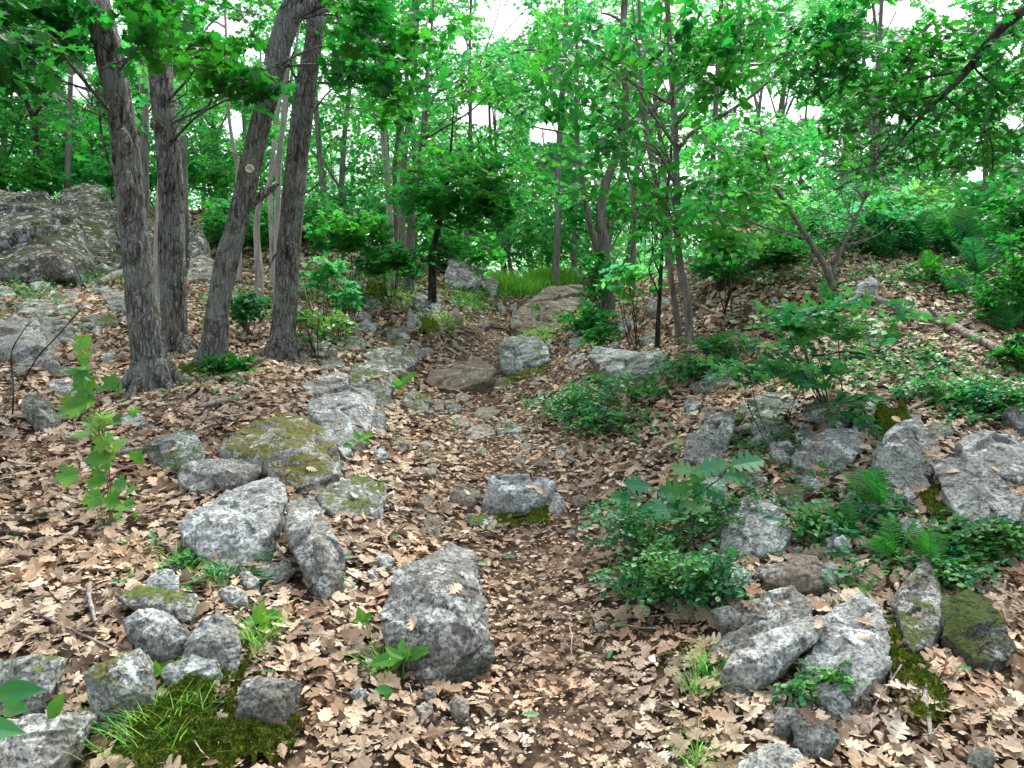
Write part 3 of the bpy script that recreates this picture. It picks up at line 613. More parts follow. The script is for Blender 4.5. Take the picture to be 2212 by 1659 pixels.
R('bluish stone at the far left of the right-hand rock pile', 'grey', [(1478,865),(1492,853),(1518,873),(1505,892),(1482,903)], .5, .15)
R('flat light stone above the right-hand rock pile', 'pale', [(1492,832),(1525,816),(1592,813),(1588,828),(1535,843),(1505,843)], .75, .06)
R('big smooth pale boulder cut by a dark crack at the right edge', 'pale', [(2075,958),(2105,930),(2135,936),(2180,936),(2260,945),(2270,1045),(2175,1033),(2132,1015),(2098,985)], .65, .1, [(2170,985,.08)], .5, det=1.3)
R('long rough pale rock sloping down below the cracked boulder', 'pale', [(2010,1000),(2050,972),(2110,988),(2170,1040),(2215,1085),(2185,1150),(2128,1153),(2080,1125),(2040,1065)], .7, .07, [(2110,1060,.06)], .35, det=1.3)
R('slab behind the upright wedge stone carrying moss', 'grey', [(1912,875),(1942,880),(1968,886),(1990,906),(2008,932),(2000,950),(1975,930),(1930,900)], .6, .08)
R('pale stump-like rock by the dead branch on the leafy bank', 'pale', [(1845,640),(1852,616),(1882,593),(1898,603),(1900,642),(1868,647)], .35, .2)
R('grey rock on the crest of the right bank below the ferns', 'grey', [(1833,517),(1846,489),(1870,475),(1899,480),(1925,502),(1920,522),(1885,532),(1850,536)], .35, .2)
R('pebble-sized pale stone on the leafy bank nearest the sapling stems', 'pale', [(1584,650),(1592,640),(1602,648),(1594,657)], .5, .2)
R('pebble-sized pale stone on the leafy bank nearer the fern', 'pale', [(1664,650),(1674,640),(1683,650),(1672,658)], .5, .2)
R('rough rock at the right edge above the cracked boulder', 'grey', [(2172,885),(2200,873),(2260,873),(2260,935),(2200,925)], .5, .15)
R('large grey rock behind the leafy shrub, above a dark gap', 'pale', [(1550,1130),(1570,1090),(1610,1065),(1660,1080),(1700,1120),(1712,1152),(1690,1187),(1640,1197),(1600,1202),(1560,1182)], .62, .12, [(1630,1120,.12),(1640,1170,.06)], .45, det=1.3)
R('bluish stone directly right of the leafy shrub', 'grey', [(1528,1245),(1545,1212),(1588,1206),(1622,1240),(1622,1272),(1575,1292),(1542,1285)], .6, .12)
R('rusty speckled rounded rock right of the bluish stone', 'brown', [(1640,1230),(1675,1214),(1742,1201),(1765,1203),(1788,1240),(1778,1268),(1742,1276),(1688,1268),(1650,1255)], .6, .12, [(1740,1240,.12)], .5, det=1.2)
R('wide flat blue-grey slab under the bluish stone', 'grey', [(1538,1322),(1592,1303),(1675,1280),(1715,1270),(1755,1300),(1758,1332),(1708,1362),(1675,1368),(1625,1343),(1565,1348)], .6, .06, [(1660,1330,.04)], .4, det=1.3)
R('long tongue-shaped slab jutting down toward the trail', 'pale', [(1562,1445),(1575,1413),(1628,1383),(1725,1353),(1765,1326),(1802,1333),(1795,1348),(1755,1385),(1702,1425),(1655,1465),(1632,1485),(1588,1478)], .5, .05, [(1660,1415,.05)], .4, emb=.04, det=1.5)
R('second slab tucked behind the tongue-shaped one', 'grey', [(1525,1428),(1542,1396),(1608,1353),(1652,1343),(1662,1365),(1615,1392),(1568,1415),(1552,1436)], .55, .05)
R('great sloping lichened bedrock face at lower right', 'pale', [(1728,1435),(1768,1366),(1825,1320),(1858,1276),(1872,1293),(1908,1320),(1928,1396),(1918,1435),(1848,1515),(1825,1495),(1792,1462)], .8, .1, [(1860,1380,.08),(1870,1450,.04)], .4, name='boulder', cat='boulder', det=1.8)
R('small stone broken off below the great sloping rock face', 'grey', [(1755,1480),(1812,1473),(1842,1518),(1825,1540),(1775,1512)], .5, .12)
R('green-tinged ledge right of the great sloping rock face', 'halfmoss', [(1935,1308),(1975,1240),(1995,1196),(2015,1226),(2048,1293),(2042,1335),(2008,1398),(1975,1408),(1952,1375)], .75, .1, [(2010,1310,.08)], .4, det=1.3)
R('dark moss-covered boulder at lower right', 'dark', [(2035,1295),(2092,1270),(2142,1296),(2198,1396),(2180,1425),(2108,1430),(2035,1370)], .8, .1, [(2110,1350,.1)], .5, det=1.2)
R('pale blue stone among the ferns', 'pale', [(1942,1125),(1968,1113),(1995,1140),(1992,1158),(1958,1152)], .4, .2)
R('small white stone left of the ferns', 'pale', [(1798,1162),(1822,1156),(1842,1178),(1828,1208),(1812,1195)], .4, .15)
R('pale green triangular stone at the bottom edge', 'pale', [(1590,1680),(1642,1626),(1688,1604),(1725,1618),(1750,1655),(1742,1720),(1600,1720)], .6, .08, [(1690,1660,.04)], .4, det=1.2)
R('dark stone beside the pale green triangular one at the bottom', 'grey', [(1712,1545),(1792,1553),(1815,1590),(1775,1628),(1728,1622)], .5, .1)
R('weathered stone just above the dark one at the bottom', 'grey', [(1672,1560),(1682,1528),(1722,1530),(1735,1556),(1700,1575)], .5, .12)
R('greenish stone in the leaves near the bottom right corner', 'halfmoss', [(2095,1650),(2110,1615),(2148,1618),(2154,1638),(2118,1658)], .5, .12)
# scattered small stones
def small_stones():
    rng = np.random.default_rng(5)
    k = 0
    spots = [(rng.uniform(900, 1180), rng.uniform(860, 1120)) for _ in range(26)]+[(rng.uniform(0, 260), rng.uniform(612, 720)) for _ in range(26)] + \
            [(rng.uniform(640, 940), rng.uniform(600, 760)) for _ in range(26)]+[(rng.uniform(1480, 1980), rng.uniform(860, 1250)) for _ in range(20)] + \
            [(rng.uniform(1120, 1480), rng.uniform(690, 850)) for _ in range(16)]+[(rng.uniform(560, 1400), rng.uniform(1140, 1640)) for _ in range(12)]+[(x+rng.normal(0, 24), np.interp(x, [330, 480, 600, 700, 800, 860, 960], [1240, 1230, 1100, 1040, 930, 840, 730])+rng.normal(0, 24)) for x in rng.uniform(330, 960, 34)]+[(rng.uniform(1500, 1960), rng.uniform(1180, 1520)) for _ in range(22)]+[(rng.uniform(0, 250), rng.uniform(615, 800)) for _ in range(34)]+[(rng.uniform(1470, 2100), rng.uniform(870, 1260)) for _ in range(26)]
    for px, row in spots:
        w = rng.uniform(12, 30)*(2.1 if k >= 216 else 1.5 if k >= 182 else 1)*(1 if row < 900 else 1.25); h = w*rng.uniform(.4, .75); n = 7
        th = np.sort(rng.random(n)*2*math.pi); pts = [(px+w*.6*math.cos(t)*rng.uniform(.8, 1.1), row+h*.6*math.sin(t)*rng.uniform(.8, 1.1)) for t in th]
        zone = ('small worn stone among the leaves on the trail', 'stones in the trail') if k < 26 else ('small pale stone in the rubble of the upper left slope', 'stones on the left slope') if k < 52 else \
               ('small stone on the green bank left of the trail', 'stones on the left bank') if k < 78 else ('small stone filling the right-hand rock pile', 'stones in the right rock pile') if k < 98 else \
               ('small stone on the slope right of the upper trail', 'stones right of the upper trail') if k < 114 else ('small stone showing through the foreground leaf litter', 'stones in the foreground litter') if k < 126 else ('small filler stone along the stone row', 'filler stones of the stone row') if k < 160 else ('loose grey stone lying on the left slope', 'loose stones on the left slope') if 182 <= k < 216 else ('flat grey slab set among the right-hand rock pile', 'slabs of the right rock pile') if k >= 216 else ('small stone wedged in the lower right rock pile', 'stones in the lower right pile')
        mt = 'brown' if k < 26 or 113 < k < 126 else ['pale', 'grey', 'halfmoss'][int(rng.integers(3))]
        R(zone[0], mt, pts, .55, .12, (), .5, zone[1], 'stone', 'stone', det=.6)
        k += 1
small_stones()
finish_rocks()

# ------------------------------------------------------------------ leaf litter
BV = None
def build_bvh():
    from mathutils.bvhtree import BVHTree
    vs = []; fs = []; n = 0
    for o, mat, Wx, k in ROCKS:
        me = o.data; v = np.zeros(len(me.vertices)*3, np.float32); me.vertices.foreach_get('co', v); v = v.reshape(-1, 3)+np.array(o.location)
        vs.append(v); fs += [tuple(i+n for i in p.vertices) for p in me.polygons]; n += len(v)
    return BVHTree.FromPolygons(np.concatenate(vs).tolist(), fs)
BV = build_bvh()
def trail_x(Y): return np.interp(Y, [2, 3.3, 4.5, 6, 8, 10, 13, 16], [.16, .2, .12, -.08, -.3, -.25, .0, .5])
def slope_n(X, Y):
    e = .08; return np.stack([-(H(X+e, Y)-H(X-e, Y))/(2*e), -(H(X, Y+e)-H(X, Y-e))/(2*e), np.ones_like(X)], 1)
def litter():
    rng = np.random.default_rng(11); acc = Acc()
    def band(y0, y1, dens, size, tm, sd, lift=.03):
        wm = .7*y1+1.7; n = int((y1-y0)*2*wm*dens)
        Y = rng.uniform(y0, y1, n); X = rng.uniform(-wm, wm, n); m_ = np.abs(X) < .7*Y+1.7; X = X[m_]; Y = Y[m_]; n = len(X)
        px = CX+X/Y*F
        tr = np.exp(-((X-trail_x(Y))/(.36+.02*Y))**2)
        bare = vn(np.stack([X*1.1, Y*1.1, X*0], 1))
        keep = rng.random(n) > .05*tr+.15*(bare > .45)
        row = CY-(H(X, Y)-EYE)/Y*F
        keep &= ~((px < 660) & (px > 200) & (row > 1500) & (rng.random(n) < .42))            # moss mat
        keep &= ~((px < 340) & (row < 605))                                                   # cliff
        X, Y, tr = X[keep], Y[keep], tr[keep]
        Z_ = H(X, Y); ok = np.array([BV.ray_cast(Vector((x, y, z+.015)), Vector((0, 0, 1)), .5)[0] is None for x, y, z in zip(X, Y, Z_)])
        X, Y, tr = X[ok], Y[ok], tr[ok]; n = len(X)
        N = slope_n(X, Y); N += rng.normal(0, .33, (n, 3))*np.where(tr > .5, .6, 1.)[:, None]
        D = rng.normal(0, 1, (n, 3)); D -= N*(D*N).sum(1, keepdims=True)/(N*N).sum(1, keepdims=True)
        s = size*(.45+.8*rng.random(n))*(1-.48*tr)
        O = np.stack([X, Y, H(X, Y)+lift*rng.random(n)*(1-.4*tr)], 1)-D/np.linalg.norm(D, axis=1, keepdims=True)*s[:, None]*.4
        pt = .06*vn(np.stack([X*2.1, Y*2.1, X*0+7], 1))
        r = np.clip(rng.normal(.50, .25, n)-.14*tr+pt*2, 0, 1)
        leaves(acc, O, D, N, s, tm, rng, r, sd, 1.05)
    band(1.2, 4.2, 230, .105, 'oak', .2); band(1.2, 4.2, 260, .085, 'oakb', .22); band(1.2, 4.2, 420, .055, 'oakl', .22, .02); band(1.2, 4.2, 1100, .03, 'scrap', .2, .02)
    band(4.2, 7.5, 260, .10, 'oaks', .22); band(4.2, 7.5, 180, .08, 'oakb', .24); band(4.2, 7.5, 480, .045, 'oakl', .3, .02)
    band(7.5, 12, 230, .105, 'oakb', .36, .04); band(7.5, 12, 300, .05, 'scrap', .36, .03)
    band(12, 17.5, 150, .13, 'oakl', .35, .04)
    # a few leaves lying on rocks
    n = 16000; Y = np.sqrt(rng.random(n)*(16.5**2-2.4**2)+2.4**2); X = (rng.random(n)*2-1)*Y*.68
    O = []; N = []
    for x, y in zip(X, Y):
        h = BV.ray_cast(Vector((x, y, 14)), Vector((0, 0, -1)))
        if h[0] is not None and h[1][2] > (.6 if y < 11 else .35) and h[0][2] > float(H(x, y))+.02: O.append(tuple(h[0])); N.append(tuple(h[1]))
    O = np.array(O); N = np.array(N); m = rng.random(len(O)) < np.where(O[:, 1] > 11, .3, .16); O = O[m]; N = N[m]
    D = rng.normal(0, 1, O.shape); D -= N*(D*N).sum(1, keepdims=True); O = O+N*.008
    leaves(acc, O, D, N, .05+.04*rng.random(len(O)), 'oaks', rng, None, .25, 1.05)
    o = mkobj('leaf_litter', acc.mesh('leaf_litter', 'litter')); tag(o, 'brown fallen oak leaves covering the slope and the trail', 'leaf litter', None, 'stuff')
    # fallen green leaves
    g = Acc(); n = 120; Y = np.sqrt(rng.random(n)*(49-5)+5); X = (rng.random(n)*2-1)*Y*.62; N = slope_n(X, Y)+rng.normal(0, .2, (n, 3))
    leaves(g, np.stack([X, Y, H(X, Y)+.035], 1), rng.normal(0, 1, (n, 3))*np.array([1, 1, .1]), N, .06, 'oaks', rng)
    tag(mkobj('fallen_green_leaves', g.mesh('fallen_green_leaves', 'shrub')), 'scattered fresh green leaves fallen on the brown litter', 'green leaves', None, 'stuff')
litter()

# ------------------------------------------------------------------ moss
def moss_patch(name, label, cat, poly_c, rx, ry, h, dens=9000, kind=None, seed=1, thick=1.):
    """a low cushion of moss on the ground, grown from many tiny tufts"""
    rng = np.random.default_rng(seed); px, row = poly_c; c = gpos(px, row); Y = c[1]
    a = Acc(); n = 56; us = np.linspace(-1, 1, n); U, V = np.meshgrid(us, us)
    X = c[0]+U*rx/F*Y; Yy = c[1]+V*ry
    rr = U**2+V**2+.9*vn(np.stack([U.ravel()*2.1+seed, V.ravel()*2.1, U.ravel()*0], 1)).reshape(U.shape)+.45*vn(np.stack([U.ravel()*6, V.ravel()*6, U.ravel()*0+seed], 1)).reshape(U.shape)
    Z = H(X, Yy)+h*np.clip(1-rr, 0, 1)**.5+.45*h*vn(np.stack([X.ravel()*14, Yy.ravel()*14, X.ravel()*0+5], 1)).reshape(U.shape)*(rr < 1)+.2*h*vn(np.stack([X.ravel()*40, Yy.ravel()*40, X.ravel()*0], 1)).reshape(U.shape)*(rr < 1)-.05*(rr >= 1)
    P = np.stack([X.ravel(), Yy.ravel(), Z.ravel()], 1); ok = rr.ravel() < 1.15
    i = np.arange(n-1)[:, None]*n; j = np.arange(n-1)[None]; f = np.stack([i+j, i+j+1, i+n+j+1, i+n+j], -1).reshape(-1, 4)
    f = f[ok[f].all(1)]; a.add(P, None, f)
    o = mkobj(name, a.mesh(name, 'moss', c, True), c)
    # tufts
    t = Acc(); ids = np.where(rr.ravel() < 1.08)[0]; m = min(dens, 12000)
    if len(ids):
        q = P[rng.choice(ids, m)]+rng.normal(0, .35*rx/F*Y/n*2, (m, 3))*np.array([1, 1, 0]); 
        leaves(t, q, rng.normal(0, .5, (m, 3))+np.array([0, 0, 1.]), rng.normal(0, 1, (m, 3)), .008+.008*rng.random(m)*thick, 'rhomb', rng, None, .1)
        t2 = mkobj('moss_tufts', t.mesh('moss_tufts', 'moss', c), (0, 0, 0), o); t2['kind'] = 'stuff'
    return tag(o, label, cat, None, kind)
moss_patch('moss_mat', 'thick green moss mat between the rocks at the bottom left', 'moss', (390, 1605), 145, .20, .05, 12000, 'stuff', 4)
moss_patch('moss_mat', 'moss edging under the split squat rock', 'moss', (560, 1600), 80, .12, .04, 5000, 'stuff', 24)
moss_patch('moss_mat', 'yellow-green moss spilling down beside the squat cracked rock', 'moss', (465, 1480), 60, .16, .06, 5000, 'stuff', 9)
moss_patch('moss_mat', 'dark green moss at the foot of the leaning marked tree', 'moss', (425, 800), 45, .28, .03, 3500, 'stuff', 5)
moss_patch('moss_cushion', 'round yellow-green moss cushion on the left bank', 'moss', (808, 640), 26, .28, .14, 4000, None, 12)
moss_patch('moss_cushion', 'long moss cushion left of the round one on the bank', 'moss', (765, 655), 34, .35, .1, 4000, None, 13)
moss_patch('moss_cushion', 'moss cushion where the trail bends under the bank', 'moss', (925, 712), 24, .3, .08, 3500, None, 14)
moss_patch('moss_cushion', 'low moss hump between the leaning marked tree and its right neighbour', 'moss', (555, 665), 30, .35, .09, 3000, None, 17)
moss_patch('moss_mat', 'moss fringe under the step stone', 'moss', (1125, 1118), 60, .12, .02, 3500, 'stuff', 15)
moss_patch('moss_mat', 'moss under the boulder in the upper trail', 'moss', (1130, 815), 50, .25, .03, 3000, 'stuff', 16)
moss_patch('moss_cushion', 'moss cushion on the slab by the upright wedge stone', 'moss', (1930, 935), 34, .18, .13, 3000, None, 18)
moss_patch('moss_mat', 'dark moss around the lower right bedrock', 'moss', (1960, 1450), 60, .25, .03, 4000, 'stuff', 19)
moss_patch('moss_mat', 'moss strip between the upright wedge stone and the sloping pale rock', 'moss', (2010, 1085), 32, .25, .04, 3000, 'stuff', 20)

# ------------------------------------------------------------------ grass
def grass(name, label, cat, spots, kind, L=.22, mat='grass', wd=.05):
    rng = np.random.default_rng(len(label)); a = Acc(); base = None
    for px, row, rx, ry, n in spots:
        c = gpos(px, row); base = c if base is None else base; Y = c[1]
        X = c[0]+rng.normal(0, 1, n)*rx/F*Y*.6; Yy = c[1]+rng.normal(0, 1, n)*ry*.6
        O = np.stack([X, Yy, H(X, Yy)-.01], 1); az = rng.random(n)*6.28; ln = rng.uniform(.15, .8, n)
        D = np.stack([np.cos(az)*ln, np.sin(az)*ln, np.ones(n)], 1); N = np.stack([-np.cos(az), -np.sin(az), ln], 1)
        s = L*(.5+.7*rng.random(n))
        # bent blade: 4 stations
        D /= np.linalg.norm(D, axis=1, keepdims=True); X_ = np.cross(D, N); X_ /= np.linalg.norm(X_, axis=1, keepdims=True)
        V = []
        for t, w_ in ((0, 1), (.35, .9), (.7, .6), (1., .05)):
            p = O+D*(s*t)[:, None]+np.stack([np.cos(az), np.sin(az), az*0-.6], 1)*(s*.45*t*t)[:, None]
            V += [p-X_*(s*wd*.5*w_)[:, None], p+X_*(s*wd*.5*w_)[:, None]]
        V = np.stack(V, 1).reshape(-1, 3); f = np.array([(0, 1, 3, 2), (2, 3, 5, 4), (4, 5, 7, 6)])
        a.add(V, None, (f[None]+(np.arange(n)*8)[:, None, None]).reshape(-1, 4), np.repeat(np.clip(rng.normal(.5, .25, n), 0, 1), 8))
    return tag(mkobj(name, a.mesh(name, mat, base), base), label, cat, None, kind)
grass('grass', 'bright green grass on the crest at the top of the trail', 'grass', [(1110,600,60,.8,3600),(1190,604,50,.7,3600),(1150,598,70,1.2,4000),(1090,618,30,.5,1400),(1230,600,30,.6,1400),(1080,600,30,.6,1400),(1130,630,40,.4,700)], 'stuff', .36, wd=.035)
grass('grass', 'thin grass growing along the top of the cliff and the banks', 'grass', [(860,650,60,.7,500),(1010,650,40,.5,500),(960,700,30,.4,300),(1250,690,60,.6,500),(700,640,60,.8,400),(1160,725,40,.2,200),(120,600,160,.5,700)], 'stuff', .16)
for lb, sp in [('tuft of long grass hanging at the left end of the tongue-shaped slab', [(1520,1455,24,.06,80),(1500,1500,20,.05,34)]),
               ('tuft of drooping grass at the bottom edge left of the pale green stone', [(1500,1650,22,.06,40)]),
               ('wispy grass tuft right of the ragged pale rock at lower left', [(555,1395,26,.08,140)]),
               ('loose grass tuft growing out of the moss mat', [(330,1580,90,.16,330)]),
               ('pale dry grass tuft left of the broad-leaved seedling', [(822,1450,14,.05,90)]),
               ('sparse grass in front of the wedge-shaped boulder', [(470,1240,45,.1,90),(400,1225,40,.1,60)]),
               ('grass tuft at the foot of the bedrock slab', [(1180,735,20,.1,120)]),
               ('grass tuft in the leaves under the arching maple shrub', [(1740,830,40,.2,160)])]:
    grass('grass_tuft', lb, 'grass tuft', sp, None, .16, wd=.03)

def twigs():
    rng = np.random.default_rng(31); a = Acc()
    for _ in range(420):
        Y = math.sqrt(rng.uniform(2.3**2, 11**2)); X = rng.uniform(-.66, .66)*Y; L = rng.uniform(.06, .32); an = rng.random()*6.28; d = np.array([math.cos(an), math.sin(an)]); P = []
        for t in (0, .35, .7, 1.):
            x, y = X+d[0]*L*t+rng.normal(0, .008), Y+d[1]*L*t+rng.normal(0, .008); P.append((x, y, float(H(x, y))+.03+rng.uniform(0, .012)))
        r0 = rng.uniform(.0015, .0042); tube(a, P, [r0, r0*.9, r0*.7, r0*.4], 5)
    tag(mkobj('twig_litter', a.mesh('twig_litter', 'deadwood', (0, 0, 0), True)), 'thin dry twigs strewn through the leaf litter', 'twigs', None, 'stuff')
twigs()

# ------------------------------------------------------------------ trees
class Tree:
    def __init__(s, name, label, cat, pts, Y=None, base=None, bark='bark', group=None, above=2.5, sides=14, rough=.06, flare=1.35, drift=0., step=.08, fr=(30, 30, 5)):
        """pts: (px, row, width px) from the top down to the foot"""
        s.rng = np.random.default_rng(abs(hash_(label)) % 99991)
        px, row = (pts[-1][0], pts[-1][1]) if base is None else base
        s.Y = ground_y(px, row) if Y is None else Y
        Pp = []
        for k, (a, b, w_) in enumerate(pts): Pp.append(np.r_[pos(a, b, s.Y), w_*.86/2/F*s.Y])
        Pp = Pp[::-1]; P = np.array(Pp)
        if drift: P[:, 1] += drift*(P[:, 2]-P[0, 2])
        g = float(H(P[0, 0], P[0, 1]))
        foot = P[0].copy(); foot[2] = min(g, P[0, 2])-.25; foot[3] *= flare
        P[0, 3] *= 1+.35*(flare-1)
        if above > 0:
            d = P[-1, :3]-P[-2, :3]; d /= np.linalg.norm(d); d = d*.6+np.array([0, 0, .4])
            P = np.vstack([P, np.r_[P[-1, :3]+d*above*.5, P[-1, 3]*.7], np.r_[P[-1, :3]+d*above, P[-1, 3]*.35]])
        P = np.vstack([foot, P]); s.path = P
        s.loc = np.array([P[1, 0], P[1, 1], g]); s.o = thing(name, s.loc, label, cat, group); s.bark = bark
        a = Acc(); Q = smooth_path(P, step); tube(a, Q[:, :3], Q[:, 3], sides, rough, fr)
        if sides > 60:
            for i_ in range(7):
                an = i_*.9+s.rng.normal(0, .2); rr0 = P[1, 3]; dr = np.array([math.cos(an), math.sin(an), 0]); pts_ = []
                for t_, ra in ((.35, .62), (.8, .5), (1.25, .34), (1.9, .2), (2.7, .08)):
                    xy = P[1, :2]+dr[:2]*rr0*t_; pts_.append(np.r_[xy, float(H(xy[0], xy[1]))+rr0*(1.6-t_*1.4 if t_ < 1 else .28-.22*(t_-.6)), rr0*ra*.8])
                Qr = smooth_path(np.array(pts_), .03); tube(a, Qr[:, :3], Qr[:, 3], 14, .1, (30, 30, 12))
        s.trunk = mkobj('trunk', a.mesh('trunk', bark, s.loc, True), (0, 0, 0), s.o)
        s.lb = Acc(); s.cr = Acc(); s.nb = 0
    def at(s, z):
        k = int(np.argmin(np.abs(s.path[:, 2]-z))); return s.path[k]
    def near(s, p):   # a trunk point a little below a crown point
        P = smooth_path(s.path, .2)[1:]; d = np.linalg.norm(P[:, :2]-p[:2], axis=1); zt = p[2]+.1-.12*d
        k = int(np.argmin(np.abs(P[:, 2]-zt))); return P[k]
    def limb(s, pts, Y=None, n=6, sub=True):
        """a branch drawn from its root outward: (px, row, width px[, distance])"""
        Y0 = s.Y if Y is None else Y
        P = np.array([np.r_[pos(q[0], q[1], q[3] if len(q) > 3 else Y0), q[2]/2/F*(q[3] if len(q) > 3 else Y0)] for q in pts])
        Q = smooth_path(P, .06); 
        w_ = vn(Q[:, :3]*5+3)[:, None]*np.array([[.02, .02, .015]]); Q[1:-1, :3] += w_[1:-1]
        tube(s.lb, Q[:, :3], Q[:, 3], n, .04); return Q
    def reach(s, c, r0=.018, n=5):
        a = s.near(c); d = np.linalg.norm(c-a[:3])
        if d < .1: return
        r0 = min(r0*(.5+.25*d), a[3]*.5)
        m = a[:3]*.5+c*.5+s.rng.normal(0, .07*d, 3)+np.array([0, 0, .06*d])
        m2 = a[:3]*.2+c*.8+s.rng.normal(0, .05*d, 3)+np.array([0, 0, .05*d])
        Q = smooth_path(np.array([np.r_[a[:3], r0], np.r_[m, r0*.7], np.r_[m2, r0*.4], np.r_[c, r0*.2]]), .1)
        tube(s.lb, Q[:, :3], Q[:, 3], n)
        # side twigs
        for k in range(2, len(Q)-1, 3):
            e = Q[k, :3]+s.rng.normal(0, .16, 3)+np.array([0, 0, .02]); tube(s.lb, [Q[k, :3], (Q[k, :3]+e)/2+.01, e], [Q[k, 3]*.5, Q[k, 3]*.35, .0015], 4)
    def blob(s, px, row, rx, ry, Y, dep, n, ls=.09, tm='maples', tl=.35, nl=8, rb=.5, twigs=True, reach=True, gaps=True, tilt=.45, droop=.25, spread=True):
        c = pos(px, row, Y); k = Y/F*(1.35 if spread else 1.)
        n = max(3, int(n*1.0))
        u = s.rng.normal(0, 1, (n, 3)); u /= np.linalg.norm(u, axis=1, keepdims=True); u *= s.rng.random((n, 1))**(1/2.6)
        P = c+u*np.array([rx*k, dep, ry*k])
        P = P[P[:, 2] > H(P[:, 0], P[:, 1])+.15]
        sprays(s.cr, s.lb if twigs else None, P, s.rng, tl, nl, ls, tm, tilt, droop, rb, gaps)
        if reach and len(P):
            s.reach(c)
            for q in P[:max(1, min(3, n//16))]: s.reach(q, .009, 4)
    def done(s, mat='leaf', bmat=None):
        if s.lb.n: mkobj('branches', s.lb.mesh('branches', bmat or s.bark, s.loc, True), (0, 0, 0), s.o)
        if s.cr.n: mkobj('crown', s.cr.mesh('crown', mat, s.loc), (0, 0, 0), s.o)
        return s.o
def hash_(t):
    h = 7
    for ch in t: h = (h*131+ord(ch)) & 0x7fffffff
    return h

# --- the four big trunks on the left
t1 = Tree('oak_tree', 'thickest furrowed trunk at far left of the four, with mossy burls, leaning left', 'tree',
    [(205,0,64),(233,100,62),(252,200,60),(270,300,62),(278,400,64),(290,500,62),(297,555,65),(303,650,66),(315,720,75),(324,780,80),(330,832,90)], bark='oakbark', sides=72, rough=.085, flare=1.35, above=4, step=.03)
for (px, row, w_) in [(262, 305, 20), (228, 75, 22), (285, 540, 24), (270, 395, 18)]:   # burls
    p = pos(px, row, t1.Y-.13); a_ = Acc(); q = np.array([p+np.array([0, 0, z]) for z in (-.13, -.08, 0, .08, .13)]); tube(a_, q+np.array([0, .035, 0]), np.array([.012, .05, .062, .045, .01])*w_/22, 14, .5, (22, 22, 22))
    mkobj('burl', a_.mesh('burl', 'oakbark', t1.loc, True), (0, 0, 0), t1.o)
t1.limb([(187,10,16),(168,-40,14),(140,-90,10)], None, 10)
t1.limb([(240,122,5),(285,128,4),(310,120,3)], None)
t1.limb([(240,378,4),(222,330,5),(210,280,5),(205,215,4),(213,150,3)], t1.Y-.1)
t1.limb([(213,150,5),(250,132,4),(298,127,4),(330,95,3),(365,80,2)], t1.Y-.35)
t1.limb([(298,128,3),(330,138,3),(385,142,2),(470,152,2)], t1.Y-.35)
for b in [(60,60,80,50,6.2,.5,30),(20,150,50,40,6.0,.4,14),(130,20,40,25,6.4,.4,14),(20,60,40,40,5.0,.4,10),(345,70,26,30,6.0,.3,9),(330,10,50,14,6.2,.3,12)]:
    t1.blob(*b, ls=.115, tm='maple', tl=.42, rb=.35)
t1.blob(90,80,120,90,9.5,1.2,36,ls=.115,tm='maple',rb=.4); t1.blob(200,250,60,70,9.5,1,12,ls=.11,tm='maple',rb=.4,reach=False)
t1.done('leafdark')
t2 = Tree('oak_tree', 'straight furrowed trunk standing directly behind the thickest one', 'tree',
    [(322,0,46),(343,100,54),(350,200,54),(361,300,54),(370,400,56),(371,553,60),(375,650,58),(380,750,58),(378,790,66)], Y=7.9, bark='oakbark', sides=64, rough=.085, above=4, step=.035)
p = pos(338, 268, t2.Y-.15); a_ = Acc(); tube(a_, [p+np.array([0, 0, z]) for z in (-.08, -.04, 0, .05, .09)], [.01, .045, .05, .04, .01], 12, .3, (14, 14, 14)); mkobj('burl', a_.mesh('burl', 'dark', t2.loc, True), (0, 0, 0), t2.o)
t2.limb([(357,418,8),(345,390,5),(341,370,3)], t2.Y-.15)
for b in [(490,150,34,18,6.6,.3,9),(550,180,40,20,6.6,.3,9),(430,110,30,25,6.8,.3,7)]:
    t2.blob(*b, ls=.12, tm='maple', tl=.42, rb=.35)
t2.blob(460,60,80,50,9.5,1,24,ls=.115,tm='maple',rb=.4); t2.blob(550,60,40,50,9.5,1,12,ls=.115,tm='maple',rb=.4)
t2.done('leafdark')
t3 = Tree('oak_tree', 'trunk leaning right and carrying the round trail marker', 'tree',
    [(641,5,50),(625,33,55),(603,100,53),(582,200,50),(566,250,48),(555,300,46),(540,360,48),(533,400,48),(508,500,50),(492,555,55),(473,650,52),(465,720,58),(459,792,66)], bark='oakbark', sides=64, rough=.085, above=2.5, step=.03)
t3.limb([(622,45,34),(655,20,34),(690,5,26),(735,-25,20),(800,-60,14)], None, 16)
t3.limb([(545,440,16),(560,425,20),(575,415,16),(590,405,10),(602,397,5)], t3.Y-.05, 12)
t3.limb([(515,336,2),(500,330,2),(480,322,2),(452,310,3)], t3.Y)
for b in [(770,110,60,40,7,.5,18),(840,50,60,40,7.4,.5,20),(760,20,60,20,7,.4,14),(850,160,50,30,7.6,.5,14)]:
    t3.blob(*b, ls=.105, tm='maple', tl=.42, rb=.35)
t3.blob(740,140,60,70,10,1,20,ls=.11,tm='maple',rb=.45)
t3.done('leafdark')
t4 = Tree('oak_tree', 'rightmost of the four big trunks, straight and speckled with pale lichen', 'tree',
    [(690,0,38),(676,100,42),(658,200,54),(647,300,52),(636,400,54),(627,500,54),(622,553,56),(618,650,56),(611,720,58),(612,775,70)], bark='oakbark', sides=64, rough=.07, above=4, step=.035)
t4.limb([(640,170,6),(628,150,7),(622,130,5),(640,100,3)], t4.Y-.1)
t4.limb([(680,240,4),(700,205,4),(735,180,3),(760,165,2)], t4.Y)
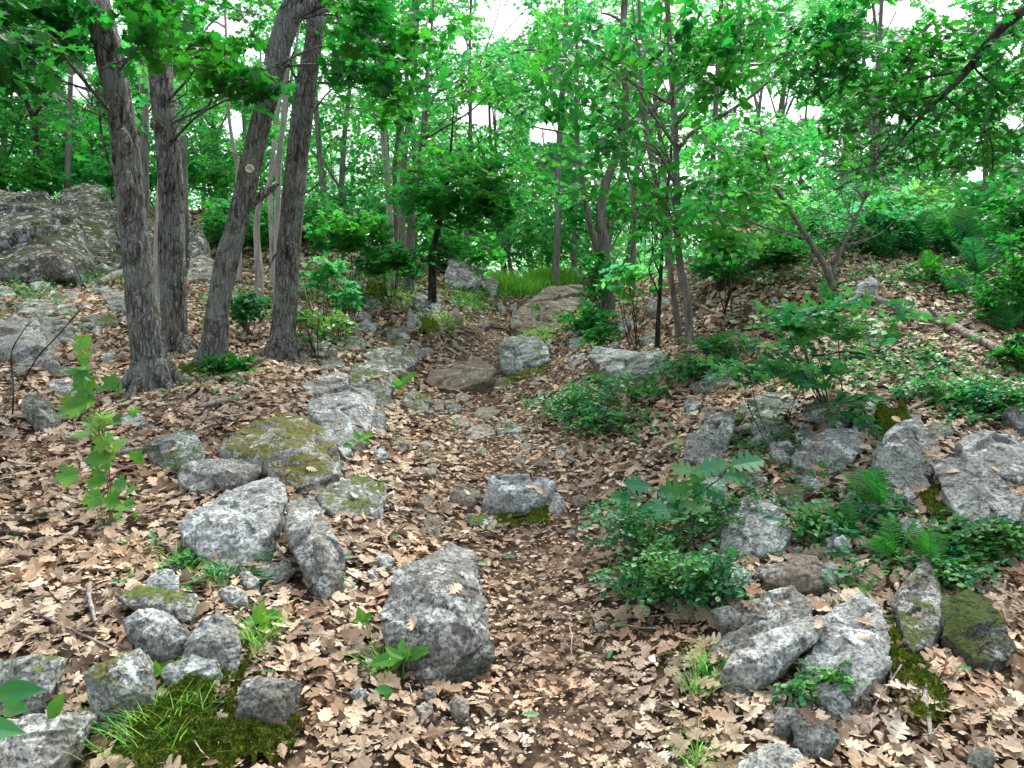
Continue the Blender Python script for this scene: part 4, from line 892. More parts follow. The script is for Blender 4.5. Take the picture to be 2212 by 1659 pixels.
t4.limb([(645,425,4),(690,400,3),(705,370,3),(700,345,2)], t4.Y-.2)
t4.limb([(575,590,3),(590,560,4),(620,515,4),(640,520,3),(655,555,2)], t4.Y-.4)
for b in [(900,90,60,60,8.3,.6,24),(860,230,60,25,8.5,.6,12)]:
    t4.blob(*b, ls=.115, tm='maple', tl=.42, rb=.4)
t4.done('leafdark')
# trail marker, nailed to the leaning trunk
def marker():
    q = t3.path; px, row = 539.5, 364.; r3 = float(np.interp(pos(px, row, t3.Y)[2], q[:, 2], q[:, 3])); p = pos(px, row, t3.Y-r3*1.04-.004)
    bm = bmesh.new(); r = bmesh.ops.create_cone(bm, cap_ends=True, segments=40, radius1=.040, radius2=.040, depth=.004)
    bmesh.ops.rotate(bm, verts=bm.verts, matrix=__import__('mathutils').Matrix.Rotation(math.radians(90), 3, 'X'))
    bmesh.ops.rotate(bm, verts=bm.verts, matrix=__import__('mathutils').Matrix.Rotation(math.radians(8), 3, 'Z'))
    bmesh.ops.bevel(bm, geom=[e for e in bm.edges if len(e.link_faces) == 2 and e.calc_face_angle() > 1], offset=.0012, segments=2, affect='EDGES')
    me = bpy.data.meshes.new('disc'); bm.to_mesh(me); bm.free(); me.materials.append(M['marker'])
    o = thing('trail_marker', p, 'round cream trail marker disc nailed to the right-leaning trunk', 'trail marker'); mkobj('disc', me, (0, 0, 0), o)
    bm = bmesh.new(); bmesh.ops.create_uvsphere(bm, u_segments=10, v_segments=6, radius=.004); me = bpy.data.meshes.new('nail'); bm.to_mesh(me); bm.free(); me.materials.append(M['nail']); mkobj('nail', me, (-.002, -.003, .006), o)
marker()

# --- slimmer trunks behind, traced one by one
def slim(label, pts, Y=None, bark='bark', blobs=(), limbs=(), mat='leaf', above=2.5, sides=16, name='slender_tree', **k):
    t = Tree(name, label, 'tree', pts, Y=Y, bark=bark, above=above, sides=sides, step=.09, **k)
    for l in limbs: t.limb(l)
    for b in blobs: t.blob(*b[0], **b[1])
    t.done(mat); return t
md = dict(ls=.082, tm='maples', tl=.4, rb=.55)
slim('pale dead-straight stem seen between the two leftmost big trunks', [(352,330,10),(346,390,14),(343,450,15),(340,520,16),(339,580,17),(338,615,18)], 9.5, 'palebark', [((330,180,50,80,10,.7,20), md)], above=3)
slim('pale short stem right of the marked leaning trunk', [(610,300,8),(590,380,9),(560,440,12),(552,470,15),(556,540,16),(560,588,18)], 10.2, 'palebark', [((560,250,40,70,11,.6,18), md)])
slim('thin pale stem close behind the leftmost side of the right-hand big trunk', [(628,60,8),(620,160,12),(612,260,12),(603,340,13),(600,420,14),(598,500,14),(597,640,15)], 10.0, 'palebark', [((640,40,60,40,11,.8,18), md)])
slim('second thin pale stem beside the right-hand big trunk', [(618,150,6),(598,250,9),(590,330,11),(582,400,11),(584,460,12),(590,560,12)], 12., 'palebark', [((600,80,60,50,12,.8,18), md)])
slim('grey patchy trunk in the gap between the two left trunks', [(300,60,16),(312,180,20),(312,280,20),(312,400,22),(315,560,24)], 15, 'bark', [((300,120,90,90,15,1.5,40), md), ((330,250,60,60,15,1.2,20), md)])
slim('grey trunk just right of the straight trunk behind the thickest one', [(386,80,10),(392,200,16),(395,300,17),(398,400,18),(398,590,20)], 14.5, 'bark', [((420,180,70,80,14,1.5,44), md), ((440,80,70,50,14,1.5,34), md)])
slim('thin forked tree at the far left against the sky', [(40,60,8),(42,150,10),(52,210,11),(72,250,12),(78,300,13),(76,400,14)], 17, 'darkbark', [((40,120,90,90,17,2,60), md), ((80,260,70,60,17,1.5,40), md), ((10,300,60,50,17,1.5,30), md)], [[(75,250,8),(110,200,6),(120,150,4),(150,90,3)], [(60,225,6),(20,180,5),(-10,120,4)]])
slim('crooked pale stem against the bright gap right of the straight left trunk', [(484,-10,6),(488,60,6),(489,150,6),(490,200,7),(495,260,8),(503,310,9),(513,350,10),(516,470,12),(516,600,14)], 13, 'palebark', [((450,200,50,60,13,1,30), md), ((520,130,50,40,13,1,16), md)], [[(489,60,5),(460,40,5),(430,90,4),(410,120,3)], [(490,180,4),(470,200,4),(440,215,3)]])
slim('leaning pale-spotted tree left of the trail notch, the leftmost of the slim trio', [(818,60,9),(822,170,13),(826,250,15),(830,320,16),(838,400,15),(842,470,16),(846,570,18)], 13.2, 'palebark',
     [((800,250,60,60,13,1.2,44), md), ((780,350,60,50,12.5,1,44), md), ((760,440,70,40,12,1,40), dict(ls=.09, tm='maples', tl=.35, rb=.6)), ((850,120,70,60,13,1.2,36), md)])
slim('slanting middle stem of the slim trio left of the trail notch', [(885,120,7),(876,190,9),(866,250,10),(858,310,11),(852,360,12),(855,460,12),(856,560,14)], 13.5, 'bark', [((880,250,50,60,13.5,1.2,30), md), ((930,330,60,30,13,1,24), md)])
slim('broken-topped tree with a long arching side branch left of the trail notch', [(928,120,7),(921,180,13),(918,240,14),(914,310,16),(904,370,15),(892,450,18),(884,545,22)], 12.6, 'bark',
     [((1000,200,60,50,12,1,34), md), ((1060,160,70,50,11.5,1,44), md), ((940,250,60,50,12.5,1,26), md), ((1120,190,50,40,11,1,24), md), ((980,60,50,50,12,1,20), md)],
     [[(922,222,9),(945,198,6),(975,185,5),(1010,160,4),(1060,140,3)], [(922,250,4),(950,225,3),(985,205,3)]])
slim('small maple with a dense dark crown above the layered outcrop', [(976,300,5),(968,380,8),(957,440,12),(944,500,14),(934,556,17)], 11.6, 'darkbark',
     [((z[0], z[1], z[2], z[3], z[4], z[5], z[6]), dict(ls=.10, tm='maple', tl=.36, rb=.5, tilt=.3, spread=False)) for z in [(1000,385,110,60,10.9,1.2,34),(900,420,60,40,11,.7,18),(1070,420,60,50,10.8,.7,18),(940,460,60,30,11,.6,12)]+[(960,340,60,12,11,.8,22),(1030,362,60,14,10.8,.8,24),(915,378,50,14,11.2,.7,16),(1075,398,50,16,10.6,.7,20),(985,405,70,14,10.6,.8,22),(905,420,36,12,11.2,.4,20),(1040,436,50,14,10.6,.5,30),(1085,455,30,16,10.7,.4,16),(960,440,40,10,10.8,.4,14),(1010,478,60,14,11,.5,14),(1050,545,40,18,11.5,.4,22)]], above=.6, name='maple_tree',
     limbs=[[(955,450,7),(985,430,5),(1010,400,3)], [(948,480,6),(990,500,4),(1020,480,3)]])
slim('grey trunk standing on the grassy crest of the trail', [(1244,330,8),(1243,400,11),(1241,470,12),(1240,540,13),(1240,596,15)], 18, 'bark', [((1240,250,90,60,18,2,60), md), ((1200,360,60,40,18,1.5,30), md)])
slim('curved trunk of the right-hand pair above the trail, leaning left', [(1246,60,7),(1247,160,9),(1244,240,10),(1246,300,11),(1256,370,12),(1263,430,13),(1275,490,15),(1291,540,17),(1304,590,20),(1312,640,24)], 11.8, 'bark',
     [((1180,120,80,60,10.5,1,60), md), ((1150,330,70,40,11,1,30), md), ((1230,60,60,50,11,1,34), md), ((1200,400,50,30,11.5,.8,20), md)], [[(1246,300,6),(1225,286,5),(1190,282,4),(1150,272,3)], [(1247,160,4),(1205,125,6),(1150,105,5),(1110,112,4),(1060,140,3),(1020,160,2)]])
slim('thick crooked trunk of the right-hand pair above the trail', [(1350,-10,17),(1346,60,17),(1343,110,16),(1349,170,13),(1354,220,15),(1345,290,19),(1330,340,20),(1312,385,20),(1299,430,22),(1299,480,24),(1305,540,26),(1310,590,28),(1313,645,34)], 11.6, 'bark',
     [((1330,180,80,60,12.5,1,36), md), ((1400,120,80,60,12.5,1,40), md), ((1300,80,60,60,10.5,1,40), md), ((1390,330,60,40,11,1,30), md)], [[(1346,285,14),(1365,262,14),(1400,240,14),(1435,220,11),(1480,180,8)], [(1345,50,8),(1325,35,6),(1298,28,4)]])
# saplings on the right with hanging pointed leaves
ov = dict(ls=.095, tm='ovate', tl=.5, nl=9, rb=.4, tilt=.4, droop=.5)
slim('smooth sapling stem with a swollen bend at its foot, tallest on the right', [(1440,-10,13),(1445,60,14),(1449,130,15),(1453,200,15),(1460,300,16),(1462,400,15),(1465,500,16),(1466,555,16),(1470,600,18),(1486,630,22),(1488,680,20),(1489,750,22)], None, 'bark',
     [((1180,230,60,28,6.4,.3,14), ov), ((1330,160,80,45,6.5,.4,14), ov), ((1270,340,80,40,6.2,.35,8), ov), ((1400,70,70,50,6.6,.5,16), ov), ((1520,60,70,50,6.6,.5,24), ov), ((1560,160,70,40,6.6,.5,30), ov), ((1340,260,60,40,6.3,.4,12), ov), ((1600,60,60,50,7,.5,34), ov), ((1240,90,70,50,6.8,.4,11), ov), ((1430,390,60,40,6.1,.4,8), ov)],
     [[(1462,405,5),(1430,350,4),(1380,310,4),(1320,270,3),(1240,250,3),(1160,238,2)], [(1463,330,8),(1480,296,9),(1520,268,9),(1570,245,8),(1615,215,7),(1655,180,6),(1700,135,5),(1745,95,3)],
      [(1458,260,4),(1490,230,4),(1560,170,4),(1640,100,3),(1700,40,2)], [(1452,170,5),(1430,130,4),(1390,90,3),(1350,70,2)]], 'leafdark', 3)
slim('thin left-leaning sapling stem crossing in front of the right-hand pair', [(1380,-10,8),(1383,80,9),(1384,160,9),(1388,230,11),(1400,310,12),(1412,370,12),(1425,430,12),(1437,490,12),(1444,550,13),(1452,620,14),(1466,702,16),(1468,735,18)], None, 'bark',
     [((1290,300,60,30,6.8,.4,7), ov), ((1500,440,50,40,6.8,.4,8), ov), ((1370,420,60,40,6.9,.4,7), ov)], [[(1384,130,5),(1370,60,4),(1365,0,3)]], 'leafdark', 3)
slim('thinnest brown stem rising left of the two sapling stems', [(1452,300,5),(1446,380,7),(1438,440,8),(1433,500,9),(1429,560,9),(1425,640,10),(1421,700,11),(1419,755,12)], None, 'darkbark', [((1400,500,60,30,6.4,.4,6), ov)], above=.8)
slim('twisted thin tree between the saplings and the crooked pair', [(1422,160,5),(1415,240,8),(1405,290,9),(1392,325,11),(1372,370,12),(1368,420,12),(1370,500,12),(1366,575,14)], 12.5, 'bark', [((1420,200,50,50,12,.8,26), md), ((1440,300,50,40,12,.8,20), md)])
slim('slanting shrubby tree leaning left off the right bank', [(1625,190,4),(1638,250,6),(1650,320,7),(1662,385,8),(1690,430,10),(1722,480,11),(1755,530,12),(1785,575,14),(1803,622,18)], None, 'bark',
     [((1560,300,70,50,8,.8,40), md), ((1650,350,70,60,8.5,.8,44), md), ((1600,420,80,40,8,.7,40), md), ((1540,470,60,40,7.6,.6,24), dict(ls=.11, tm='ovate', tl=.4, rb=.7)), ((1700,300,60,50,8.5,.8,34), md)],
     [[(1640,290,4),(1600,272,3),(1560,268,3)], [(1660,385,4),(1630,375,4),(1600,380,2)]], 'leaf', 1)
def bare_shrub():
    t = Tree('shrub', 'many-twigged leaning shrub on the crest of the right bank', 'shrub', [(1888,350,4),(1880,385,6),(1868,430,7),(1845,480,8),(1822,530,9),(1800,575,11),(1795,615,13)], bark='bark', above=.3, sides=8, step=.08)
    rg = np.random.default_rng(3)
    for k in range(46):
        i = rg.integers(1, len(t.path)-1); a = t.path[i]; e = a[:3]+np.array([rg.normal(-.15, .45), rg.normal(0, .3), rg.uniform(.1, .7)])
        m = (a[:3]+e)/2+rg.normal(0, .06, 3); Q = smooth_path(np.array([np.r_[a[:3], .007], np.r_[m, .005], np.r_[e, .0018]]), .07); tube(t.lb, Q[:, :3], Q[:, 3], 4)
        for j in range(3):
            b = Q[rg.integers(1, len(Q)), :3]; tube(t.lb, [b, b+rg.normal(0, .12, 3)+np.array([0, 0, .06])], [.003, .001], 3)
    t.blob(1780,470,110,60,9.2,.6,80,ls=.05,tm='small',tl=.3,nl=9,rb=.5); t.blob(1900,430,80,50,9.4,.6,40,ls=.06,tm='ovate',tl=.3,rb=.6); t.blob(1690,510,70,40,8.8,.5,50,ls=.05,tm='small',tl=.3,nl=9,rb=.4)
    t.done('leaf')
bare_shrub()
def bough():
    t = Tree('oak_tree', 'dark bough reaching down into the picture from the upper right corner', 'tree', [(2900,-500,70),(2880,0,90),(2860,600,100),(2850,900,110)], Y=5.2, bark='oakbark', above=1.5, sides=24, step=.1)
    Yb = 5.2
    t.limb([(2880,-380,40,5.2),(2560,-180,26,5.2),(2320,-50,22),(2212,22,20),(2158,62,19),(2125,102,18),(2100,140,17),(2075,173,15),(2036,206,11),(1995,245,8),(1955,293,6),(1928,327,4)], Yb, 14)
    t.limb([(2038,208,6),(2062,228,5),(2085,250,5),(2115,268,4),(2142,290,4),(2154,312,4),(2148,345,3),(2143,372,2)], Yb, 8)
    t.limb([(2088,152,8),(2060,158,6),(2020,165,5),(1975,168,5),(1920,180,4),(1870,185,3),(1832,187,2)], Yb, 8)
    t.limb([(2036,206,6),(1990,215,4),(1930,225,3),(1890,250,2)], Yb, 6)
    t.limb([(1975,268,4),(1965,300,3),(1985,350,3),(1990,400,2)], Yb, 5)
    t.limb([(2100,140,5),(2150,190,4),(2220,230,3)], Yb, 5)
    t.limb([(1960,290,3),(1900,330,3),(1860,345,2)], Yb, 5)
    od = dict(ls=.082, tm='oaks', tl=.4, nl=7, rb=.25, tilt=.5, droop=.3, reach=False)
    for b in [(1880,110,60,60,5.6,.4,34),(1800,160,60,50,5.6,.4,26),(1960,110,60,50,5.5,.4,30),(2040,100,60,50,5.4,.4,26),(2170,180,50,60,5.3,.4,34),(2100,230,60,40,5.3,.4,22),(1960,215,80,30,5.2,.3,24),(2010,290,60,40,5.2,.3,22),(2110,330,60,40,5.2,.3,18),(1880,250,60,40,5.4,.3,18),(2180,60,60,50,5.5,.4,28),(1720,120,60,60,6.,.4,30),(1780,60,60,40,5.8,.4,30),(1900,350,50,30,5.3,.3,12),(2180,320,40,60,5.3,.3,22),(1980,30,60,30,5.5,.4,10),(1850,20,60,30,5.6,.4,16),(2120,20,40,20,5.4,.3,8)]:
        t.blob(*b[:6], max(4, int(b[6]*.9)), **od)
    t.blob(2500,-250,300,140,5.6,1.4,40,ls=.11,tm='oaks',twigs=False,reach=False)
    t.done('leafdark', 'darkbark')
bough()

# --- more of the mid-height canopy, each limb belonging to a tree that roots above the trail
for lb_, base_, Y_, bl in [('tall thin tree left of the trail top whose crown spans the upper middle', [(905,-60,10),(900,60,12),(890,200,14),(872,350,15),(868,480,16),(872,560,18)], 14.5, [(820,60,80,50,44),(930,40,70,40,30),(760,150,70,50,34),(880,280,70,40,26),(960,120,60,40,20)]),
                           ('tall thin tree between grassy crest and crooked pair', [(1225,-60,10),(1222,60,12),(1215,200,13),(1205,350,14),(1206,480,15),(1200,585,17)], 15.5, [(1150,180,80,40,40),(1220,60,80,40,40),(1270,260,70,40,36),(1130,330,70,40,36),(1060,100,30,30,10)]),
                           ('thin tree behind the tall sapling on the right bank', [(1560,-60,10),(1555,60,11),(1548,200,12),(1540,350,13),(1530,500,14),(1528,560,15)], 11.5, [(1480,160,80,50,50),(1600,60,90,50,60),(1500,330,80,50,50),(1640,330,80,50,50),(1560,420,80,40,40)]),
                           ('thin tree behind the leaning shrub', [(1905,-20,9),(1900,100,11),(1890,250,12),(1880,400,13),(1878,500,14)], 12.5, [(1790,330,80,50,50),(1900,180,80,50,46),(2000,330,90,50,60),(1860,60,80,30,24),(1760,420,80,40,46)]),
                           ('thin tree at the right edge above the ferns', [(2150,20,9),(2140,150,11),(2130,300,12),(2128,420,13),(2126,520,14)], 11.5, [(2060,250,70,50,40),(2180,200,60,60,40),(2150,340,80,50,50),(2080,420,90,40,60),(2200,420,60,50,40)]),
                           ('thin dark tree at the far left behind the cliff top', [(150,-40,9),(155,100,11),(150,250,12),(146,400,14)], 16.5, [(90,60,90,50,50),(210,80,70,50,40),(120,200,70,40,30),(40,300,90,40,40),(220,300,60,50,34),(430,250,50,50,30)])]:
    slim(lb_, base_, Y_, 'bark', [((z[0],z[1],z[2],z[3],Y_+.3,1.4,z[4]), dict(ls=.085, tm='maples', tl=.42, rb=.5)) for z in bl])
# --- trees beyond the crest: every one its own trunk, limbs and crown
def back_tree(k, X, Y, hgt, rad, r, mat, label, group, bark_='bark', nblob=6, dens=70, ls=.13, name='woodland_tree', low=.25, reach=True):
    rng = np.random.default_rng(1000+k); g = float(H(X, Y)); s = Acc(); lb = Acc(); cr = Acc()
    lean = rng.normal(0, .07, 2); n = 9; path = []
    for i in range(n):
        t = i/(n-1); path.append((X+lean[0]*hgt*t+.10*math.sin(t*5+k), Y+lean[1]*hgt*t, g-.2+hgt*.86*t, r*(1-.78*t)*(1.35 if i == 0 else 1)))
    Q = smooth_path(np.array(path), .3); tube(s, Q[:, :3], Q[:, 3], 9, .05); loc = np.array([X, Y, g])
    o = thing(name, loc, label, 'tree', group); mkobj('trunk', s.mesh('trunk', bark_, loc, True), (0, 0, 0), o)
    for i in range(nblob):
        t = rng.uniform(low, 1.); a = rng.random()*6.28; q = Q[int(min(t*.9, 1)*(len(Q)-1))]
        rr = rad*rng.uniform(.35, .95)*(1-.45*abs(t-.55)); c = np.array([q[0]+math.cos(a)*rr, q[1]+math.sin(a)*rr, g+hgt*t])
        m = (q[:3]+c)/2+rng.normal(0, .12, 3); P = smooth_path(np.array([np.r_[q[:3]-np.array([0, 0, .25*rr]), q[3]*.5], np.r_[m, q[3]*.3], np.r_[c, .008]]), .25); tube(lb, P[:, :3], P[:, 3], 5)
        u = rng.normal(0, 1, (dens, 3)); u /= np.linalg.norm(u, axis=1, keepdims=True); u *= rng.random((dens, 1))**.4
        Pc = c+u*np.array([rad*.62, rad*.62, rad*.36]); Pc = Pc[Pc[:, 2] > H(Pc[:, 0], Pc[:, 1])+.2]
        sprays(cr, lb, Pc, rng, .5, 8, ls, 'rhomb' if Y > 24 else 'maples', .5, .25, rng.uniform(.3, .8), True, .004)
    mkobj('branches', lb.mesh('branches', bark_, loc, True), (0, 0, 0), o); mkobj('crown', cr.mesh('crown', mat, loc), (0, 0, 0), o)
rg = np.random.default_rng(77); k = 0
def xat(px, Y): return (px-CX)/F*Y
lab = ['slender tree with a bright sunlit crown beyond the grassy crest', 'grey-barked tree with a bright crown behind the left cliff', 'slender leafy tree on the level ground behind the right bank', 'far pale-green tree deep in the woods behind the crest']
for px in np.linspace(-120, 2330, 30):      # nearer rank
    px += rg.normal(0, 25); Y = rg.uniform(17.5, 22); z = 0 if 760 < px < 1420 else (1 if px <= 760 else 2)
    back_tree(k, xat(px, Y), Y, rg.uniform(5.5, 8.5), rg.uniform(1.5, 2.2), rg.uniform(.05, .10), 'leaf' if rg.random() < .5 else 'leafbright', lab[z], ['trees beyond the crest', 'trees behind the cliff', 'trees behind the right bank'][z], 'bark' if rg.random() < .7 else 'palebark', 10, 46, .10, low=.15); k += 1
for px in np.linspace(-150, 2360, 26):      # far rank
    px += rg.normal(0, 30); Y = rg.uniform(27, 38)
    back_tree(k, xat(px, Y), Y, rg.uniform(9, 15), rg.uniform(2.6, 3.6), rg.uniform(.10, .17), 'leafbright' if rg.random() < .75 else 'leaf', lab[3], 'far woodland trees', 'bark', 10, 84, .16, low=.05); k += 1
def far_wood():
    rng = np.random.default_rng(8); a = Acc(); n = 34000
    X = rng.uniform(-40, 40, n); Y = rng.uniform(46, 62, n); top = 10.5+3.5*vn(np.stack([X*.25, Y*.2, X*0], 1))+2*vn(np.stack([X*.9, Y*.2, X*0], 1))
    Z = H(X, Y)+top*rng.random(n)**.8
    P = np.stack([X, Y, Z], 1); P = P[gapmask(P)]; n = len(P)
    leaves(a, P, rng.normal(0, 1, (n, 3)), rng.normal(0, 1, (n, 3)), .36, 'rhomb', rng, None, .1)
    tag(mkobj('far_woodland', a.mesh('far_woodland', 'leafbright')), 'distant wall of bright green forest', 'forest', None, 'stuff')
far_wood()
# understory shrubs behind the crest and on the banks
def shrub(k, px, row, Y, wpx, hpx, n, ls, tm, mat, label, group=None, rb=.5, nst=7, name='shrub', cat='shrub', tl=.28, gaps=False, flatb=False, dep=None, sm='darkbark', tilt=.4, sr=.006, droop=.2):
    rng = np.random.default_rng(5000+k); Y = min(Y, ground_y(px, row+hpx*.42)-.05); c = pos(px, row, Y); g = float(H(c[0], c[1])); W_ = wpx/F*Y; Hh = hpx/F*Y; dep = W_*.8 if dep is None else dep
    loc = np.array([c[0], c[1], g]); o = thing(name, loc, label, cat, group); st = Acc(); cr = Acc()
    u = rng.normal(0, 1, (n, 3)); u /= np.linalg.norm(u, axis=1, keepdims=True); u *= rng.random((n, 1))**.45
    P = np.array([c[0], c[1], c[2]])+u*np.array([W_/2, dep/2, Hh/2]); P = P[P[:, 2] > H(P[:, 0], P[:, 1])+.04]
    for i in range(min(nst, len(P))):
        q = P[i]; b = loc+np.array([rng.normal(0, .04), rng.normal(0, .04), -.04]); m = (b+q)/2+np.array([0, 0, .1*Hh])+rng.normal(0, .03, 3)
        Q = smooth_path(np.array([np.r_[b, sr], np.r_[m, sr*.7], np.r_[q, sr*.35]]), .05); tube(st, Q[:, :3], Q[:, 3], 5)
    sprays(cr, st, P, rng, tl, 9, ls, tm, tilt, droop, rb, gaps, .0018)
    if st.n: mkobj('stems', st.mesh('stems', sm, loc, True), (0, 0, 0), o)
    if cr.n: mkobj('foliage', cr.mesh('foliage', mat, loc), (0, 0, 0), o)
    return o
k = 0
for px in np.linspace(-60, 470, 8):
    shrub(k, px, 375+rg.normal(0, 8), 16.2+rg.uniform(0, 1.2), 150, 75, 90, .09, 'maples', 'leaf', 'leafy bush growing along the top of the cliff', 'bushes on top of the cliff', .5, gaps=True, tl=.35); k += 1
for px in np.linspace(480, 1260, 12):
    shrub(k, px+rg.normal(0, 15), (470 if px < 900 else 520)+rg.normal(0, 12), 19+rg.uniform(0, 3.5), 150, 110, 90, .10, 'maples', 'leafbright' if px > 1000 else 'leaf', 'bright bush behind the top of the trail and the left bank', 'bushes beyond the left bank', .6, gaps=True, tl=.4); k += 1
for px in np.linspace(1290, 2260, 12):
    shrub(k, px+rg.normal(0, 15), 455+rg.normal(0, 14), 14.5+rg.uniform(0, 3), 170, 120, 110, .09, 'maples', 'leaf' if rg.random() < .6 else 'leafbright', 'leafy bush on the level ground behind the right bank', 'bushes behind the right bank', .6, gaps=True, tl=.38); k += 1
for lb, a in [('broad bush of dull green leaves on the left bank behind the right-hand big trunk', (760,500,10.5,190,110,110,.09,'maples','leaf')),
              ('low bush of large leaves hanging over the upper left bank', (850,560,11.5,150,70,70,.10,'maples','leaf')),
              ('leafy sprig arching out right of the right-hand big trunk', (700,590,9,120,80,26,.09,'maples','leafbright')),
              ('low leafy plant between the leaning marked tree and its right neighbour', (535,660,8.6,90,70,40,.08,'ovate','shrub')),
              ('low leafy plant spreading in front of the right-hand big trunk', (690,685,8.2,150,40,26,.075,'ovate','sapling')),
              ('clump of dark broad leaves at the foot of the leaning marked tree', (490,785,7.6,100,45,34,.08,'ovate','leafdark')),
              ('green bush at the foot of the crooked pair of trunks', (1300,590,11,130,120,60,.09,'ovate','leaf')),
              ('small leafy plant on the right edge of the bedrock slab', (1270,690,10.5,110,90,44,.08,'maples','leaf')),
              ('sunny sprays of leaves in front of the crooked pair of trunks', (1370,600,8.6,120,80,26,.10,'ovate','leafbright')),
              ('sunny sprays of leaves above the right bank left of the shrub', (1560,520,8.4,130,60,26,.11,'ovate','leafbright')),
              ('dark leafy undergrowth on the crest above the sapling stems', (1560,570,9.4,170,70,60,.08,'maples','leaf')),
              ('dark leafy undergrowth beneath the leaning shrubs', (1690,540,9.4,150,60,60,.08,'maples','leafdark')),
              ('low bright undergrowth on the bank crest under the ferns', (1960,500,10,190,70,80,.08,'maples','leaf')),
              ('dark green bush at the right edge above the dead branch', (2195,610,7.2,150,220,90,.06,'ovate','leafdark')),
              ('tall dark green bush in the right corner of the bank', (2215,470,8,160,180,90,.07,'ovate','leafdark')),
              ('undergrowth of small leaves on the bank crest right of the leaning shrub', (1900,520,9.6,170,70,70,.05,'small','leafdark')),
              ('undergrowth between the skyline ferns and the dead branch', (2020,590,9,150,60,60,.05,'small','leafdark')),
              ('shaded bush under the ferns at the right edge', (2150,650,7.8,150,110,80,.05,'small','leafdark')),
              ('tangle of dark leaves at the edge below the shaded bush', (2200,760,6.6,110,90,60,.05,'small','leafdark')),
              ('green seedlings on the bank below the dead branch', (2040,840,6,200,50,60,.045,'small','shrub')),
              ('dense low green plants at the right edge above the cracked boulder', (2170,860,5.7,170,60,90,.04,'small','shrub')),
              ('low green plants at the right edge beside the dark moss-covered boulder', (2150,1150,4.2,150,70,60,.035,'small','shrub')),
              ('small low plants beside the ferns on the sloping rock', (2050,1235,4.1,120,50,36,.035,'small','shrub')),
              ('trailing green stem at the foot of the great sloping rock face', (1800,1460,3.3,60,60,12,.04,'small','shrub')),
              ('little green sprig growing in front of the great sloping rock face', (1725,1480,3.2,50,80,14,.035,'small','shrub'))]:
    shrub(k, *a, lb, tl=.26 if a[2] > 7 else .16); k += 1
# low shrubs right of the trail
for lb, a in [('dense leafy small-leaved shrub spilling toward the trail at right', (1405,1130,4.4,300,150,150,.036,'small','shrub')),
              ('lower lobe of small-leaved shrub hanging over the bank edge', (1425,1230,4.15,270,140,120,.036,'small','shrub')),
              ('small-leaved shrub in front of the bluish stone', (1540,1240,4.0,170,160,70,.036,'small','shrub')),
              ('small-leaved sprays behind the big-leaved oak seedling', (1580,1090,4.6,260,110,80,.036,'small','shrub')),
              ('leafy sprig between the rock with the dark gap and the ferns', (1740,1120,4.4,150,90,34,.04,'small','shrub')),
              ('low shrub patch nearest the trail below the long pale rock', (1240,865,7.3,220,60,80,.045,'small','shrub')),
              ('low shrub patch in front of the long pale rock', (1360,835,7.3,280,70,110,.045,'small','shrub')),
              ('low shrub patch a little below the long pale rock', (1320,895,6.8,220,50,60,.045,'small','shrub')),
              ('low shrub patch right of the long pale rock', (1490,790,7.0,220,60,60,.045,'small','shrub')),
              ('green plants at the foot of the thin sapling stems', (1560,740,6.8,150,50,50,.05,'ovate','shrub')),
              ('small upright plant in front of the thin slab on the right slope', (1300,720,8.5,80,50,36,.06,'small','leaf')),
              ('small plant beside the right-hand big trunk near the stone row', (745,640,9.2,80,70,30,.07,'ovate','leafbright'))]:
    shrub(k, *a, lb, tl=.17, rb=.5, name='low_shrub', nst=9); k += 1
# arching maple shrub on the right
t = shrub(k, 1790, 695, 5.4, 470, 100, 50, .085, 'maples', 'shrub', 'arching shrub with broad flat leaves above the right-hand rock pile', None, .65, 7, tl=.36, dep=1.0, tilt=.14, sr=.005, droop=.06); k += 1
t = shrub(k, 1670, 800, 5.3, 380, 80, 30, .08, 'maples', 'shrub', 'lower left tier of broad flat leaves over the rock pile', None, .65, 5, tl=.34, dep=.8, tilt=.14, sr=.004, droop=.06); k += 1
t = shrub(k, 1850, 880, 5.0, 150, 90, 12, .075, 'ovate', 'shrub', 'few broad leaves on thin twigs right of the tilted slab', None, .6, 4, tl=.2, dep=.4, tilt=.2, sr=.004); k += 1

